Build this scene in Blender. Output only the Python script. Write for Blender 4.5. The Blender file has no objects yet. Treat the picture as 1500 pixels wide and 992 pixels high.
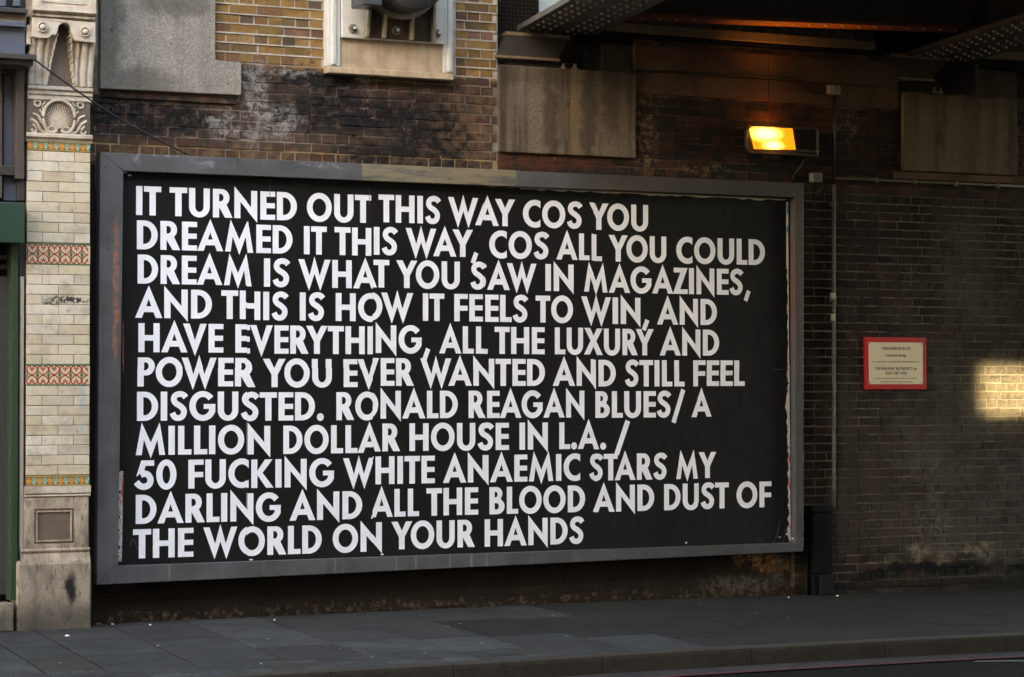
import bpy, bmesh, math, random
from mathutils import Vector, Matrix
from mathutils.geometry import tessellate_polygon
random.seed(7)
S = bpy.context.scene
COL = S.collection
rad = math.radians
# ------------------------------------------------------------------ camera, world, sun, exposure
F, YAW, PIT, ROL = 3541.07, .4552951, .01997, -.000777
CAM = Vector((-5.44415, -17.88834, 1.35258))
_f = Vector((math.sin(YAW)*math.cos(PIT), math.cos(YAW)*math.cos(PIT), math.sin(PIT)))
_r = Vector((math.cos(YAW), -math.sin(YAW), 0)); _u = _r.cross(_f)
R_ = _r*math.cos(ROL)+_u*math.sin(ROL); U_ = -_r*math.sin(ROL)+_u*math.cos(ROL)
cd = bpy.data.cameras.new('camera'); cam = bpy.data.objects.new('camera', cd); COL.objects.link(cam)
cam.matrix_world = Matrix(((R_.x, U_.x, -_f.x, CAM.x), (R_.y, U_.y, -_f.y, CAM.y), (R_.z, U_.z, -_f.z, CAM.z), (0, 0, 0, 1)))
cd.sensor_width = 36; cd.lens = 36*F/1500; cd.clip_start = .1; cd.clip_end = 1000
S.camera = cam
SUN_AZ, SUN_EL = rad(45), rad(16.2)       # the sun stands behind the viewer to the left of the wall's normal, low
sdir = Vector((-math.sin(SUN_AZ)*math.cos(SUN_EL), -math.cos(SUN_AZ)*math.cos(SUN_EL), math.sin(SUN_EL)))
w = bpy.data.worlds.new('World'); S.world = w; w.use_nodes = True
wn = w.node_tree; sky = wn.nodes.new('ShaderNodeTexSky'); sky.sky_type = 'NISHITA'; sky.sun_disc = False
sky.sun_elevation = SUN_EL; sky.sun_rotation = math.atan2(sdir.x, sdir.y)
bg = wn.nodes['Background']; bg.inputs[1].default_value = .15; wn.links.new(sky.outputs[0], bg.inputs[0])
sl = bpy.data.lights.new('sun', 'SUN'); sl.energy = 2.0; sl.angle = rad(.3); sl.color = (1, .94, .72)
so = bpy.data.objects.new('sun', sl); COL.objects.link(so); so.rotation_euler = sdir.to_track_quat('Z', 'Y').to_euler()
S.view_settings.view_transform = 'Standard'; S.view_settings.look = 'None'; S.view_settings.gamma = 1
S.view_settings.exposure = 3.88
S.view_settings.use_white_balance = True; S.view_settings.white_balance_temperature = 8200; S.view_settings.white_balance_tint = 12

def W(px, py, y=.12):                    # a point of the photograph carried onto the vertical plane at depth y
    v = _f*F + R_*(px-750) - U_*(py-496)
    return CAM + v*((y-CAM.y)/v.y)
def wx(px, py, y=.12): return W(px, py, y).x
def wz(px, py, y=.12): return W(px, py, y).z
def gz(x, y=0): return -.452 - .0022*max(0, x-3)**2 if x < 9 else -.531
# ------------------------------------------------------------------ material helpers
class NT:
    def __init__(s, name):
        s.m = bpy.data.materials.new(name); s.m.use_nodes = True; s.t = s.m.node_tree; s.b = s.t.nodes['Principled BSDF']
        s._p = None
    def n(s, t, **k):
        x = s.t.nodes.new(t)
        for a, b in k.items(): setattr(x, a, b)
        return x
    def put(s, sock, v):
        if v is None: return
        if isinstance(v, bpy.types.NodeSocket): s.t.links.new(v, sock)
        elif isinstance(v, (tuple, list)) and len(v) == 3 and sock.type == 'RGBA': sock.default_value = (*v, 1)
        else: sock.default_value = v
    def pos(s):
        if s._p is None: s._p = s.n('ShaderNodeNewGeometry').outputs['Position']
        return s._p
    def vm(s, op, a, b=None, sc=None):
        x = s.n('ShaderNodeVectorMath', operation=op); s.put(x.inputs[0], a)
        if b is not None: s.put(x.inputs[1], b)
        if sc is not None: s.put(x.inputs['Scale'], sc)
        return x.outputs['Value'] if op in ('LENGTH', 'DISTANCE', 'DOT_PRODUCT') else x.outputs[0]
    def ma(s, op, a, b=0., c=None):
        x = s.n('ShaderNodeMath', operation=op); s.put(x.inputs[0], a); s.put(x.inputs[1], b)
        if c is not None: s.put(x.inputs[2], c)
        return x.outputs[0]
    def noise(s, sc, det=4, rough=.55, vec=None, stretch=None, out=0, dist=0):
        v = vec or s.pos()
        if stretch: v = s.vm('MULTIPLY', v, stretch)
        x = s.n('ShaderNodeTexNoise'); s.put(x.inputs['Vector'], v); x.inputs['Scale'].default_value = sc
        x.inputs['Detail'].default_value = det; x.inputs['Roughness'].default_value = rough; x.inputs['Distortion'].default_value = dist
        return x.outputs[out]
    def vor(s, sc, out=0, feature='F1'):
        x = s.n('ShaderNodeTexVoronoi', feature=feature); s.put(x.inputs['Vector'], s.pos()); x.inputs['Scale'].default_value = sc
        return x.outputs[out]
    def step(s, v, a, b, lo=0., hi=1.):
        x = s.n('ShaderNodeMapRange', interpolation_type='SMOOTHSTEP'); s.put(x.inputs[0], v)
        x.inputs[1].default_value = a; x.inputs[2].default_value = b; x.inputs[3].default_value = lo; x.inputs[4].default_value = hi
        return x.outputs[0]
    def mix(s, f, a, b, mode='MIX'):
        x = s.n('ShaderNodeMix', data_type='RGBA', blend_type=mode); s.put(x.inputs[0], f); s.put(x.inputs[6], a); s.put(x.inputs[7], b)
        return x.outputs[2]
    def ramp(s, f, stops, const=False):
        x = s.n('ShaderNodeValToRGB'); e = x.color_ramp.elements
        if const: x.color_ramp.interpolation = 'CONSTANT'
        while len(e) < len(stops): e.new(.5)
        for q, (p, c) in zip(e, stops): q.position = p; q.color = (*c, 1)
        s.put(x.inputs[0], f); return x.outputs[0]
    def warp(s, amt=.08, sc=9):
        if not hasattr(s, '_w'+str(amt)):
            nz = s.noise(sc, 3, out=1); d = s.vm('SUBTRACT', nz, (.5, .5, .5))
            setattr(s, '_w'+str(amt), s.vm('ADD', s.pos(), s.vm('SCALE', d, sc=amt*2)))
        return getattr(s, '_w'+str(amt))
    def blobs(s, L, amt=.12, soft=.5, mott=0.):            # union of uneven patches, each (x, z, half width, half height)
        o = None
        for cx, cz, rx, rz in L:
            d = s.vm('SUBTRACT', s.warp(amt), (cx, 0, cz)); d = s.vm('MULTIPLY', d, (1/rx, 0, 1/rz))
            k = s.step(s.vm('LENGTH', d), 1-soft, 1+soft, 1, 0)
            o = k if o is None else s.ma('MAXIMUM', o, k)
        if mott: o = s.ma('MULTIPLY', o, s.step(s.noise(11, 6, .65), .5-mott*.3, .62, 0, 1))
        return o
    def box(s, x0, x1, z0, z1, soft=.01, amt=0.):
        v = s.warp(amt) if amt else s.pos()
        sp = s.n('ShaderNodeSeparateXYZ'); s.put(sp.inputs[0], v); X, Z = sp.outputs[0], sp.outputs[2]
        o = s.ma('MULTIPLY', s.step(X, x0-soft, x0+soft), s.step(X, x1-soft, x1+soft, 1, 0))
        return s.ma('MULTIPLY', o, s.ma('MULTIPLY', s.step(Z, z0-soft, z0+soft), s.step(Z, z1-soft, z1+soft, 1, 0)))
    def rnd(s):
        a = s.n('ShaderNodeAttribute', attribute_name='bv').outputs['Fac']; o = s.n('ShaderNodeObjectInfo').outputs['Random']
        return s.ma('FRACT', s.ma('ADD', a, o), 0)
    def fin(s, col, rough=.85, bump=None, bd=.003, metal=0, spec=None, emis=None, es=1):
        s.put(s.b.inputs['Base Color'], col); s.put(s.b.inputs['Roughness'], rough); s.b.inputs['Metallic'].default_value = metal
        if spec is None and isinstance(rough, float) and rough >= .8: spec = .15
        if spec is not None: s.b.inputs['Specular IOR Level'].default_value = spec
        if bump is not None:
            x = s.n('ShaderNodeBump'); x.inputs['Distance'].default_value = bd; x.inputs['Strength'].default_value = 1
            s.put(x.inputs['Height'], bump); s.t.links.new(x.outputs[0], s.b.inputs['Normal'])
        if emis is not None: s.put(s.b.inputs['Emission Color'], emis); s.put(s.b.inputs['Emission Strength'], es)
        return s.m
def mul(c, k): return tuple(a*k for a in c)

# painted / metal / stone materials ------------------------------------------------------------
def worn(name, c, c2=None, sc=6, rough=.6, streak=True, chips=None, bd=.001, metal=0, amount=.5):
    t = NT(name); c2 = c2 or mul(c, .55)
    n1 = t.noise(sc, 6, .6); n2 = t.noise(sc*4, 5, .7, stretch=(1, 1, .08)) if streak else t.noise(sc*5, 4)
    f = t.step(t.ma('ADD', t.ma('MULTIPLY', n1, .6), t.ma('MULTIPLY', n2, .4)), .38, .66)
    col = t.mix(t.ma('MULTIPLY', f, amount), c, c2)
    if chips: col = t.mix(t.step(t.noise(38, 3, .5), .70, .73), col, chips)
    return t.fin(col, t.step(n1, .3, .7, rough-.1, rough+.12), t.noise(90, 3), bd, metal, spec=.12 if rough >= .8 else None)
M = {}
M['green'] = worn('green_paint', (.017, .047, .028), (.010, .026, .017), rough=.45)
M['greenpost'] = worn('green_post_paint', (.022, .045, .02), (.012, .024, .012), rough=.5)
M['darkpaint'] = worn('dark_grey_paint', (.03, .028, .028), (.05, .035, .026), rough=.5)
M['bluepanel'] = worn('slate_blue_panel', (.085, .095, .13), (.06, .062, .08), rough=.35, sc=3)
M['brownpost'] = worn('brown_timber_paint', (.07, .05, .038), (.045, .03, .024))
M['cream'] = worn('cream_board', (.5, .42, .33), (.38, .30, .22), amount=.4)
M['void'] = worn('black_soot', (.014, .011, .009), (.026, .020, .015), rough=.95)  # near black, standing in for shade in gaps and recesses
M['iron'] = worn('grey_iron_paint', (.045, .044, .042), (.035, .026, .02), sc=8, rough=.55)
M['drum'] = worn('drum_iron', (.045, .046, .048), (.03, .026, .024), sc=8, rough=.35)
M['girder'] = worn('girder_paint', (.075, .066, .054), (.05, .034, .024), sc=3, rough=.7)
M['rust'] = worn('red_oxide_paint', (.20, .065, .03), (.09, .035, .02), sc=4, rough=.7)
M['ledge'] = worn('dusty_ledge_steel', (.26, .20, .14), (.13, .10, .07), sc=6, rough=.8)
M['rivet'] = worn('pale_rivet_paint', (.32, .29, .25), (.18, .16, .13), sc=9, rough=.6)
M['bearing'] = worn('bearing_steel', (.060, .052, .044), (.038, .028, .021), sc=6, rough=.8)
M['plate_edge'] = worn('brass_brown_edge', (.24, .165, .09), (.14, .09, .055), sc=12, rough=.6)
M['galv'] = worn('pipe_paint', (.15, .12, .09), (.05, .04, .03), sc=14, rough=.6, chips=(.4, .36, .3))
M['black'] = worn('black_rubber', (.012, .012, .013), (.02, .02, .02), rough=.5)
M['boxgrey'] = worn('old_plastic_box', (.20, .18, .15), (.12, .09, .06), sc=20)
M['downpipe'] = worn('black_downpipe_paint', (.0035, .0037, .0046), (.006, .006, .0065), rough=.85)
M['pipefoot'] = worn('grey_pipe_shoe', (.012, .0115, .011), (.007, .007, .007), rough=.85)
M['lampbody'] = worn('lamp_body_brown', (.050, .036, .028), (.028, .020, .015), sc=10, rough=.5)
M['netwire'] = worn('net_wire', (.02, .02, .018), (.03, .025, .02))
M['screw'] = worn('steel_screw', (.3, .29, .27), (.2, .15, .1), metal=.6, sc=30)
M['red'] = worn('red_sign_paint', (.55, .008, .010), (.40, .007, .008), rough=.45, amount=.4)
M['signface'] = worn('sign_face', (.82, .70, .50), (.72, .60, .42), rough=.5, amount=.5)
M['ink'] = worn('sign_ink', (.03, .025, .022), (.04, .03, .03))
M['litter'] = worn('litter_paper', (.7, .68, .62), (.5, .45, .4), streak=False)
M['orangelitter'] = worn('orange_litter', (.5, .13, .03), (.3, .1, .04), streak=False)
# poster paper
t = NT('black_poster_paper')
wr = t.noise(2.2, 5, .6, dist=.6); wr2 = t.noise(9, 4, .6, stretch=(1, 1, .35), dist=1.2)
sc_ = t.step(t.noise(3.1, 8, .75, stretch=(1, 1, .4), dist=2), .66, .78)
col = t.mix(t.step(wr, .3, .7), (.0040, .0038, .0037), (.0068, .0065, .0062)); col = t.mix(t.ma('MULTIPLY', sc_, .3), col, (.03, .03, .03))
M['paper'] = t.fin(col, t.step(wr2, .3, .7, .5, .7), t.ma('ADD', wr, t.ma('MULTIPLY', wr2, .35)), .010, spec=.22)
t = NT('white_poster_lettering')
wr = t.noise(2.2, 5, .6, dist=.6); wr2 = t.noise(9, 4, .6, stretch=(1, 1, .35), dist=1.2)
M['letter'] = t.fin(t.mix(t.step(t.noise(5, 6, .7), .45, .8), (.80, .80, .845), (.74, .735, .765)), .6, t.ma('ADD', wr, t.ma('MULTIPLY', wr2, .35)), .010)
t = NT('torn_paper_layers')
n = t.noise(14, 5, .7, stretch=(1, 1, .5), dist=1)
M['torn'] = t.fin(t.ramp(n, [(.0, (.6, .58, .55)), (.42, (.62, .6, .57)), (.47, (.18, .12, .1)), (.52, (.66, .64, .6)), (.6, (.5, .09, .05)), (.64, (.08, .1, .09)), (.7, (.6, .58, .55))]), .9, t.noise(40, 4), .004)
M['crease'] = worn('creased_paper', (.06, .06, .06), (.02, .02, .02), sc=20)
M['whiteedge'] = worn('white_paper_edge', (.62, .55, .47), (.40, .33, .26), sc=18, amount=.6, chips=(.1, .09, .08))
M['blueedge'] = worn('blue_paper_edge', (.05, .28, .42), (.04, .2, .3), sc=18)
M['redtear'] = worn('red_paper_edge', (.5, .06, .03), (.3, .05, .03), sc=18)
# billboard frame
t = NT('billboard_frame_paint')
base = t.mix(t.step(t.noise(3, 6, .6), .35, .68), (.088, .088, .094), (.058, .057, .060))
st = t.step(t.noise(26, 6, .7, stretch=(1, 1, .06)), .55, .75)
base = t.mix(t.ma('MULTIPLY', st, .6), base, (.022, .021, .020))
base = t.mix(t.ma('MULTIPLY', t.step(t.noise(34, 6, .75, stretch=(1, 1, .05)), .55, .72), .5), base, (.10, .10, .10))
x0, x1 = wx(590, 250, -.08), wx(757, 256, -.08)
base = t.mix(t.ma('MULTIPLY', t.box(x0-.35, x1, 2.95, 3.3, .004, .0), t.step(t.noise(5, 6, .7, stretch=(.4, 1, 2.5)), .36, .55)), base, (.20, .165, .10))
base = t.mix(t.ma('MULTIPLY', t.box(x1, x1+1.1, 2.95, 3.3, .01), t.step(t.noise(7, 6, .7, stretch=(.3, 1, 3)), .42, .6)), base, (.075, .078, .055))
base = t.mix(t.ma('MULTIPLY', t.box(x1+.7, 6.5, 2.95, 3.3, .3), .8), base, t.mix(st, (.055, .038, .028), (.026, .022, .019)))
sx_ = t.n('ShaderNodeSeparateXYZ'); t.put(sx_.inputs[0], t.pos()); base = t.mix(t.ma('MULTIPLY', t.step(sx_.outputs[0], 2.5, 6.0), .45), base, (.020, .019, .0165))  # under-bridge shade put into the frame colour, darker to the right
base = t.mix(t.ma('MULTIPLY', t.blobs([(6.05, 2.35, .07, .7)], .05), .5), base, (.10, .045, .035))
base = t.mix(t.ma('MULTIPLY', t.blobs([(-.07, 2.15, .022, .42), (-.075, 1.75, .018, .2)], .03), t.step(t.noise(20, 4), .4, .6, .2, .9)), base, (.30, .11, .06))
base = t.mix(t.ma('MULTIPLY', t.blobs([(.62, 3.09, .10, .03), (.08, 3.12, .04, .06), (.4, 3.14, .3, .015), (1.6, 3.1, .2, .02)], .06), t.step(t.noise(14, 6, .8), .45, .6, 0, .55)), base, (.30, .30, .31))
drip = t.step(t.noise(30, 3, .5, stretch=(1, 1, .03)), .60, .68)
base = t.mix(t.ma('MULTIPLY', t.ma('MULTIPLY', drip, t.box(-.2, 3.6, -.2, .05, .06)), .35), base, (.32, .32, .32))
base = t.mix(t.step(t.noise(55, 2, .5), .765, .785), base, (.4, .39, .37))
base = t.mix(t.step(t.noise(48, 2, .5, stretch=(1, 1, 1.3)), .25, .235), base, (.02, .02, .02))
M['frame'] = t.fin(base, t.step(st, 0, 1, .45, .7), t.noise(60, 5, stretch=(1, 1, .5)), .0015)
# stones
def granite(name, base, dark, light, blobs_d=(), streaks=0., warm=None):
    t = NT(name)
    sp = t.noise(110, 4, .85); c = t.ramp(sp, [(.36, dark), (.5, base), (.64, light)])
    m = t.step(t.noise(5, 8, .8), .40, .62); c = t.mix(t.ma('MULTIPLY', m, .35), c, mul(base, .55))
    if streaks:
        s_ = t.step(t.noise(7, 5, .6, stretch=(1, 1, .07)), .42, .66); c = t.mix(t.ma('MULTIPLY', s_, streaks), c, mul(dark, .5))
    if blobs_d: c = t.mix(t.ma('MULTIPLY', t.blobs(blobs_d, .1), .62), c, mul(dark, .45))
    if warm: c = t.mix(t.ma('MULTIPLY', t.ma('MULTIPLY', t.blobs(warm, .07, .8), t.step(t.noise(12, 5, .7, stretch=(1, 1, .12)), .35, .62)), .7), c, (.22, .145, .07))
    c = t.mix(t.step(t.noise(23, 3), .71, .74), c, mul(dark, .25))
    return t.fin(c, .85, t.ma('ADD', sp, t.noise(14, 4)), .003)
M['padstone1'] = granite('granite_padstone', (.30, .265, .225), (.14, .122, .10), (.46, .41, .35), [(-.1, 4.1, .12, .6), (.15, 3.7, .3, .12), (.4, 4.35, .3, .12)], .3)
M['padstone2'] = granite('stained_padstone', (.17, .13, .095), (.075, .053, .038), (.24, .19, .14), [(3.72, 3.6, .06, .5), (4.08, 3.6, .07, .6), (4.3, 3.8, .1, .3)], .85, [(3.92, 3.6, .05, .6)])
M['padstone3'] = granite('dark_padstone', (.17, .125, .088), (.09, .066, .046), (.23, .17, .12), [(7.7, 3.6, .04, .12), (8.5, 3.6, .06, .5)], .6)
t = NT('sooty_stone_course')
c = t.mix(t.step(t.noise(3, 7, .7), .3, .7), (.075, .046, .032), (.15, .092, .060)); c = t.mix(t.step(t.noise(16, 5, .7), .62, .72), c, (.2, .13, .08))
M['course'] = t.fin(c, .9, t.noise(30, 5), .006)
t = NT('pale_terracotta')
c = t.mix(t.step(t.noise(6, 6, .65), .35, .7), (.56, .49, .40), (.36, .28, .21))
c = t.mix(t.ma('MULTIPLY', t.step(t.noise(30, 5, .75, stretch=(1, 1, .3)), .55, .75), .7), c, (.14, .10, .075))
M['terra'] = t.fin(c, .75, t.noise(50, 5, .7), .004)
t = NT('brown_terracotta')
c = t.mix(t.step(t.noise(8, 6, .65, stretch=(1.6, 1, .4)), .35, .68), (.42, .34, .25), (.22, .16, .11))
c = t.mix(t.ma('MULTIPLY', t.step(t.noise(22, 7, .8, stretch=(1, 1, .3)), .50, .62), .7), c, (.08, .05, .035))
M['terra2'] = t.fin(c, .7, t.noise(50, 5, .7), .004)
t = NT('weathered_plinth_stone')
c = t.mix(t.step(t.noise(5, 7, .7, stretch=(1, 1, .5)), .35, .68), (.34, .275, .21), (.15, .12, .092))
c = t.mix(t.ma('MULTIPLY', t.step(t.noise(16, 8, .8, stretch=(1, 1, .35)), .52, .64), .8), c, (.07, .058, .045))
z = t.n('ShaderNodeSeparateXYZ'); t.put(z.inputs[0], t.warp(.06)); c = t.mix(t.ma('MULTIPLY', t.step(z.outputs[2], -.18, -.38), .75), c, (.05, .045, .036))
c = t.mix(t.blobs([(-.45, -.15, .04, .1)], .05), c, (.02, .018, .015))
M['plinth'] = t.fin(c, .9, t.ma('ADD', t.noise(22, 6, .7), t.noise(80, 3)), .008)
t = NT('cream_glazed_brick')
c = t.ramp(t.rnd(), [(0, (.50, .40, .28)), (.25, (.58, .50, .38)), (.5, (.50, .42, .28)), (.75, (.63, .56, .45)), (1, (.46, .40, .31))])
c = t.mix(t.ma('MULTIPLY', t.step(t.noise(14, 6, .7), .45, .75), .5), c, (.36, .27, .18))
c = t.mix(t.step(t.noise(24, 6, .75), .63, .68, 0, .8), c, (.11, .09, .07)); c = t.mix(t.ma('MULTIPLY', t.step(t.noise(3, 7, .75), .5, .68), .45), c, (.22, .17, .12)); c = t.mix(t.ma('MULTIPLY', t.blobs([(-.60, 1.98, .06, .015), (-.47, 2.01, .16, .022)], .04), t.step(t.noise(40, 4), .42, .5)), c, (.04, .035, .03))
c = t.mix(t.ma('MULTIPLY', t.blobs([(-.36, 1.15, .03, .32)], .04), t.step(t.noise(30, 4), .45, .55)), c, (.38, .38, .38))
c = t.mix(t.step(t.vor(9), .035, .022), c, (.03, .025, .02))
M['glazed'] = t.fin(c, .32, t.noise(30, 4), .0025)
M['glazejoint'] = worn('dark_fine_joint', (.14, .10, .07), (.05, .04, .03))
for k, c in {'tile_cream': (.62, .52, .36), 'tile_red': (.34, .035, .014), 'tile_green': (.09, .17, .09), 'tile_orange': (.62, .17, .03), 'tile_mint': (.36, .50, .38), 'tile_ochre': (.50, .30, .06)}.items():
    M[k] = worn(k+'_glaze', c, mul(c, .7), sc=20, rough=.28, streak=False, amount=.5)
# bricks -----------------------------------------------------------------------------------------
def overlay(t, c, kind, mort=False):
    if kind == 'upper':
        zl = 3.89
        low = t.ma('MULTIPLY', t.box(-1, 3.6, 3.0, zl, .02, .05), 1.0)
        c = t.mix(t.ma('MULTIPLY', low, .88 if not mort else .6), c, t.ramp(t.noise(7, 6, .65), [(.34, (.026, .022, .020)), (.45, (.075, .033, .024)), (.53, (.046, .033, .027)), (.66, (.11, .066, .042))]))
        soot = t.blobs([(-.05, 3.45, .75, .16), (.3, 3.43, .65, .15), (1.9, 3.55, .8, .19), (2.55, 3.5, .42, .26), (2.3, 3.2, .6, .14), (1.6, 3.8, .5, .1), (2.75, 3.25, .25, .3)], .16)
        c = t.mix(t.ma('MULTIPLY', soot, t.step(t.noise(9, 9, .8, dist=.5), .38, .50, .25, 1.0)), c, t.mix(t.step(t.noise(17, 6, .75), .5, .66, 0, .8), (.011, .0095, .0095), (.055, .050, .046)))
        wh = t.blobs([(1.12, 3.62, .09, .34), (1.28, 3.45, .2, .14), (.85, 3.42, .12, .12), (1.2, 3.86, .4, .03), (2.05, 3.8, .05, .08)], .16)
        c = t.mix(t.ma('MULTIPLY', wh, t.step(t.noise(15, 10, .85, dist=.6), .44, .58, 0, .8)), c, (.33, .31, .295))
        br = t.blobs([(3.0, 3.5, .3, .35), (1.3, 3.18, 1.4, .05)], .1)
        c = t.mix(t.ma('MULTIPLY', br, t.step(t.noise(14, 5), .45, .6, 0, .6)), c, (.16, .095, .05))
        if mort: c = t.mix(t.ma('MULTIPLY', t.box(-1, 3.6, 3.0, 3.24, .03, .04), t.step(t.noise(4, 4), .4, .55, 0, .8)), c, (.30, .19, .09))
        c = t.mix(t.step(t.noise(26, 4, .7), .745, .76), c, (.46, .42, .35))
    if kind == 'bridge':
        c = t.mix(t.step(t.noise(1.6, 6, .6), .35, .65, .1, .6), c, (.013, .010, .009))
        c = t.mix(t.ma('MULTIPLY', t.blobs([(5.2, 3.24, .25, .05), (4.65, 3.5, .12, .4), (6.7, 3.7, .1, .2)], .12), t.step(t.noise(16, 7, .75), .46, .6, 0, .85)), c, (.22, .15, .09))
        c = t.mix(t.ma('MULTIPLY', t.blobs([(3.3, 3.24, 1.3, .06)], .05), t.step(t.noise(12, 6), .42, .56, 0, .8)), c, (.10, .035, .022))
        c = t.mix(t.step(t.noise(24, 3, .5), .72, .735), c, (.3, .24, .18))
    if kind == 'right':
        c = t.mix(t.step(t.noise(1.3, 5, .6), .45, .65, 0, .75 if not mort else .55), c, (.058, .046, .036))
        er = t.blobs([(7.35, 2.65, .22, .42), (7.55, 2.2, .2, .3), (8.45, 2.7, .25, .35), (7.3, 3.0, .4, .1), (6.4, 1.5, .2, 1.6)], .12)
        gy = t.blobs([(8.1, .5, .9, .9), (7.6, 1.0, .5, .9), (8.0, 2.4, .3, .6)], .25)
        c = t.mix(t.ma('MULTIPLY', gy, t.step(t.noise(4, 8, .75), .40, .58, .1, .85)), c, (.13, .115, .098) if mort else (.068, .061, .054))
        c = t.mix(t.ma('MULTIPLY', er, t.step(t.noise(5, 4), .4, .55, .2, .9)), c, (.24, .185, .125) if mort else (.010, .008, .006))  # eroded hollows: their recess shade is put into the brick colour
        pt = t.blobs([(7.6, .55, .35, .9), (7.5, 0., .6, .3), (7.9, 2.6, .35, .5), (8.5, 2.5, .3, .4), (7.3, 2.3, .3, .3)], .2)
        c = t.mix(t.ma('MULTIPLY', pt, t.step(t.noise(9, 8, .7), .44, .66, 0, .75)), c, (.085, .064, .048))
        wh = t.blobs([(7.62, .62, .09, .14), (7.65, .3, .08, .3), (7.6, .1, .25, .15)], .15)
        c = t.mix(t.ma('MULTIPLY', wh, t.step(t.noise(22, 8, .75), .48, .62, 0, .8)), c, (.15, .135, .12))
        wl = t.blobs([(8.05, -.15, .38, .05), (7.12, -.27, .10, .10), (8.7, -.14, .2, .05), (7.45, -.12, .14, .07), (7.75, -.2, .1, .05)], .16)
        c = t.mix(t.ma('MULTIPLY', wl, t.ma('MULTIPLY', t.step(t.noise(22, 8, .8), .36, .54), t.step(t.noise(5.5, 6, .7), .40, .56))), c, (.20, .165, .12))
        bk = t.blobs([(7.85, -.30, .55, .06), (7.0, -.33, .2, .05), (7.4, -.28, .4, .05), (8.8, -.32, .5, .05)], .08)
        c = t.mix(t.ma('MULTIPLY', bk, t.step(t.noise(9, 6, .7), .30, .42)), c, (.004, .004, .0035))  # black bands put the shade of missing-brick hollows into the colour
        c = t.mix(t.ma('MULTIPLY', t.blobs([(7.1, -.42, .5, .04)], .05), t.step(t.noise(25, 5), .48, .6)), c, (.16, .07, .045))
        c = t.mix(t.ma('MULTIPLY', t.blobs([(8.4, 1.3, .45, .36)], .08, .3), t.step(t.noise(12, 8, .8), .36, .56, .15, .95)), c, (.25, .20, .13) if mort else (.15, .12, .075))  # brightness of the sun patch put into the wall colour where it lands
        z = t.n('ShaderNodeSeparateXYZ'); t.put(z.inputs[0], t.warp(.04)); c = t.mix(t.ma('MULTIPLY', t.step(z.outputs[2], -.34, -.42), .85), c, (.009, .0085, .007))
        c = t.mix(t.step(t.noise(27, 4, .7), .75, .765), c, (.24, .21, .17))
    if kind == 'plinth':
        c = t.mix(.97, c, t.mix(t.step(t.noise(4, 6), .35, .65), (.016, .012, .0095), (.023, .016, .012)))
        ex = t.blobs([(5.75, -.13, .22, .07), (5.9, -.2, .2, .06)], .1)
        c = t.mix(t.ma('MULTIPLY', ex, t.step(t.noise(12, 6), .38, .5)), c, (.17, .06, .03))
        c = t.mix(t.ma('MULTIPLY', ex, t.step(t.noise(30, 7, .75), .5, .6)), c, (.36, .24, .12))
        c = t.mix(t.ma('MULTIPLY', t.blobs([(5.6, -.36, .4, .07), (5.95, -.25, .1, .12)], .1), t.step(t.noise(20, 7, .7), .4, .6, 0, .7)), c, (.13, .115, .09))
        c = t.mix(t.ma('MULTIPLY', t.box(-.3, 6.2, -.48, -.38, .03, .05), t.step(t.noise(18, 6, .7), .5, .62, 0, .7)), c, (.12, .085, .055))
    return c
def brickmat(name, stops, kind, rough=.85, bd=.008):
    t = NT(name); r = t.rnd()
    c = t.ramp(r, stops, True)
    c = t.mix(t.step(t.noise(35, 5, .7), .4, .75, 0, .7), c, t.mix(.5, c, (.02, .016, .014)))
    c = t.mix(t.ma('MULTIPLY', t.step(t.noise(5, 4), .4, .7), .35), c, (.03, .024, .02))
    return t.fin(overlay(t, c, kind), rough, t.ma('ADD', t.noise(26, 7, .72), t.noise(130, 3)), bd)
def mortarmat(name, c1, c2, kind):
    t = NT(name); c = t.mix(t.step(t.noise(6, 8, .8), .42, .58), c1, c2)
    c = t.mix(t.step(t.noise(40, 5, .7), .55, .7, 0, .6), c, mul(c1, .25))
    return t.fin(overlay(t, c, kind, True), .95, t.noise(70, 5, .7), .004)
YEL = [(0, (.26, .142, .052)), (.14, (.33, .19, .072)), (.3, (.19, .095, .045)), (.42, (.29, .158, .055)), (.55, (.125, .075, .048)), (.66, (.23, .135, .048)), (.78, (.24, .125, .085)), (.86, (.17, .105, .05)), (.96, (.11, .075, .052))]
DRK = [(0, (.026, .016, .011)), (.2, (.034, .021, .015)), (.4, (.017, .013, .011)), (.55, (.038, .022, .014)), (.7, (.022, .017, .014)), (.85, (.050, .022, .013)), (.95, (.009, .008, .007))]
RED = [(0, (.060, .031, .022)), (.2, (.030, .022, .019)), (.45, (.075, .031, .020)), (.6, (.022, .018, .017)), (.8, (.090, .036, .022))]
M['brick_upper'] = brickmat('yellow_stock_brick', YEL, 'upper'); M['mortar_upper'] = mortarmat('pale_ribbon_mortar', (.46, .41, .34), (.34, .29, .23), 'upper')
M['brick_bridge'] = brickmat('sooty_red_brick', RED, 'bridge'); M['mortar_bridge'] = mortarmat('sooty_mortar', (.15, .105, .072), (.045, .032, .023), 'bridge')
M['brick_right'] = brickmat('dark_stock_brick', DRK, 'right'); M['mortar_right'] = mortarmat('grey_brown_mortar', (.25, .195, .145), (.050, .039, .030), 'right')
M['brick_plinth'] = brickmat('painted_plinth_brick', RED, 'plinth'); M['mortar_plinth'] = mortarmat('painted_plinth_mortar', (.04, .03, .022), (.05, .036, .026), 'plinth')
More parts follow.
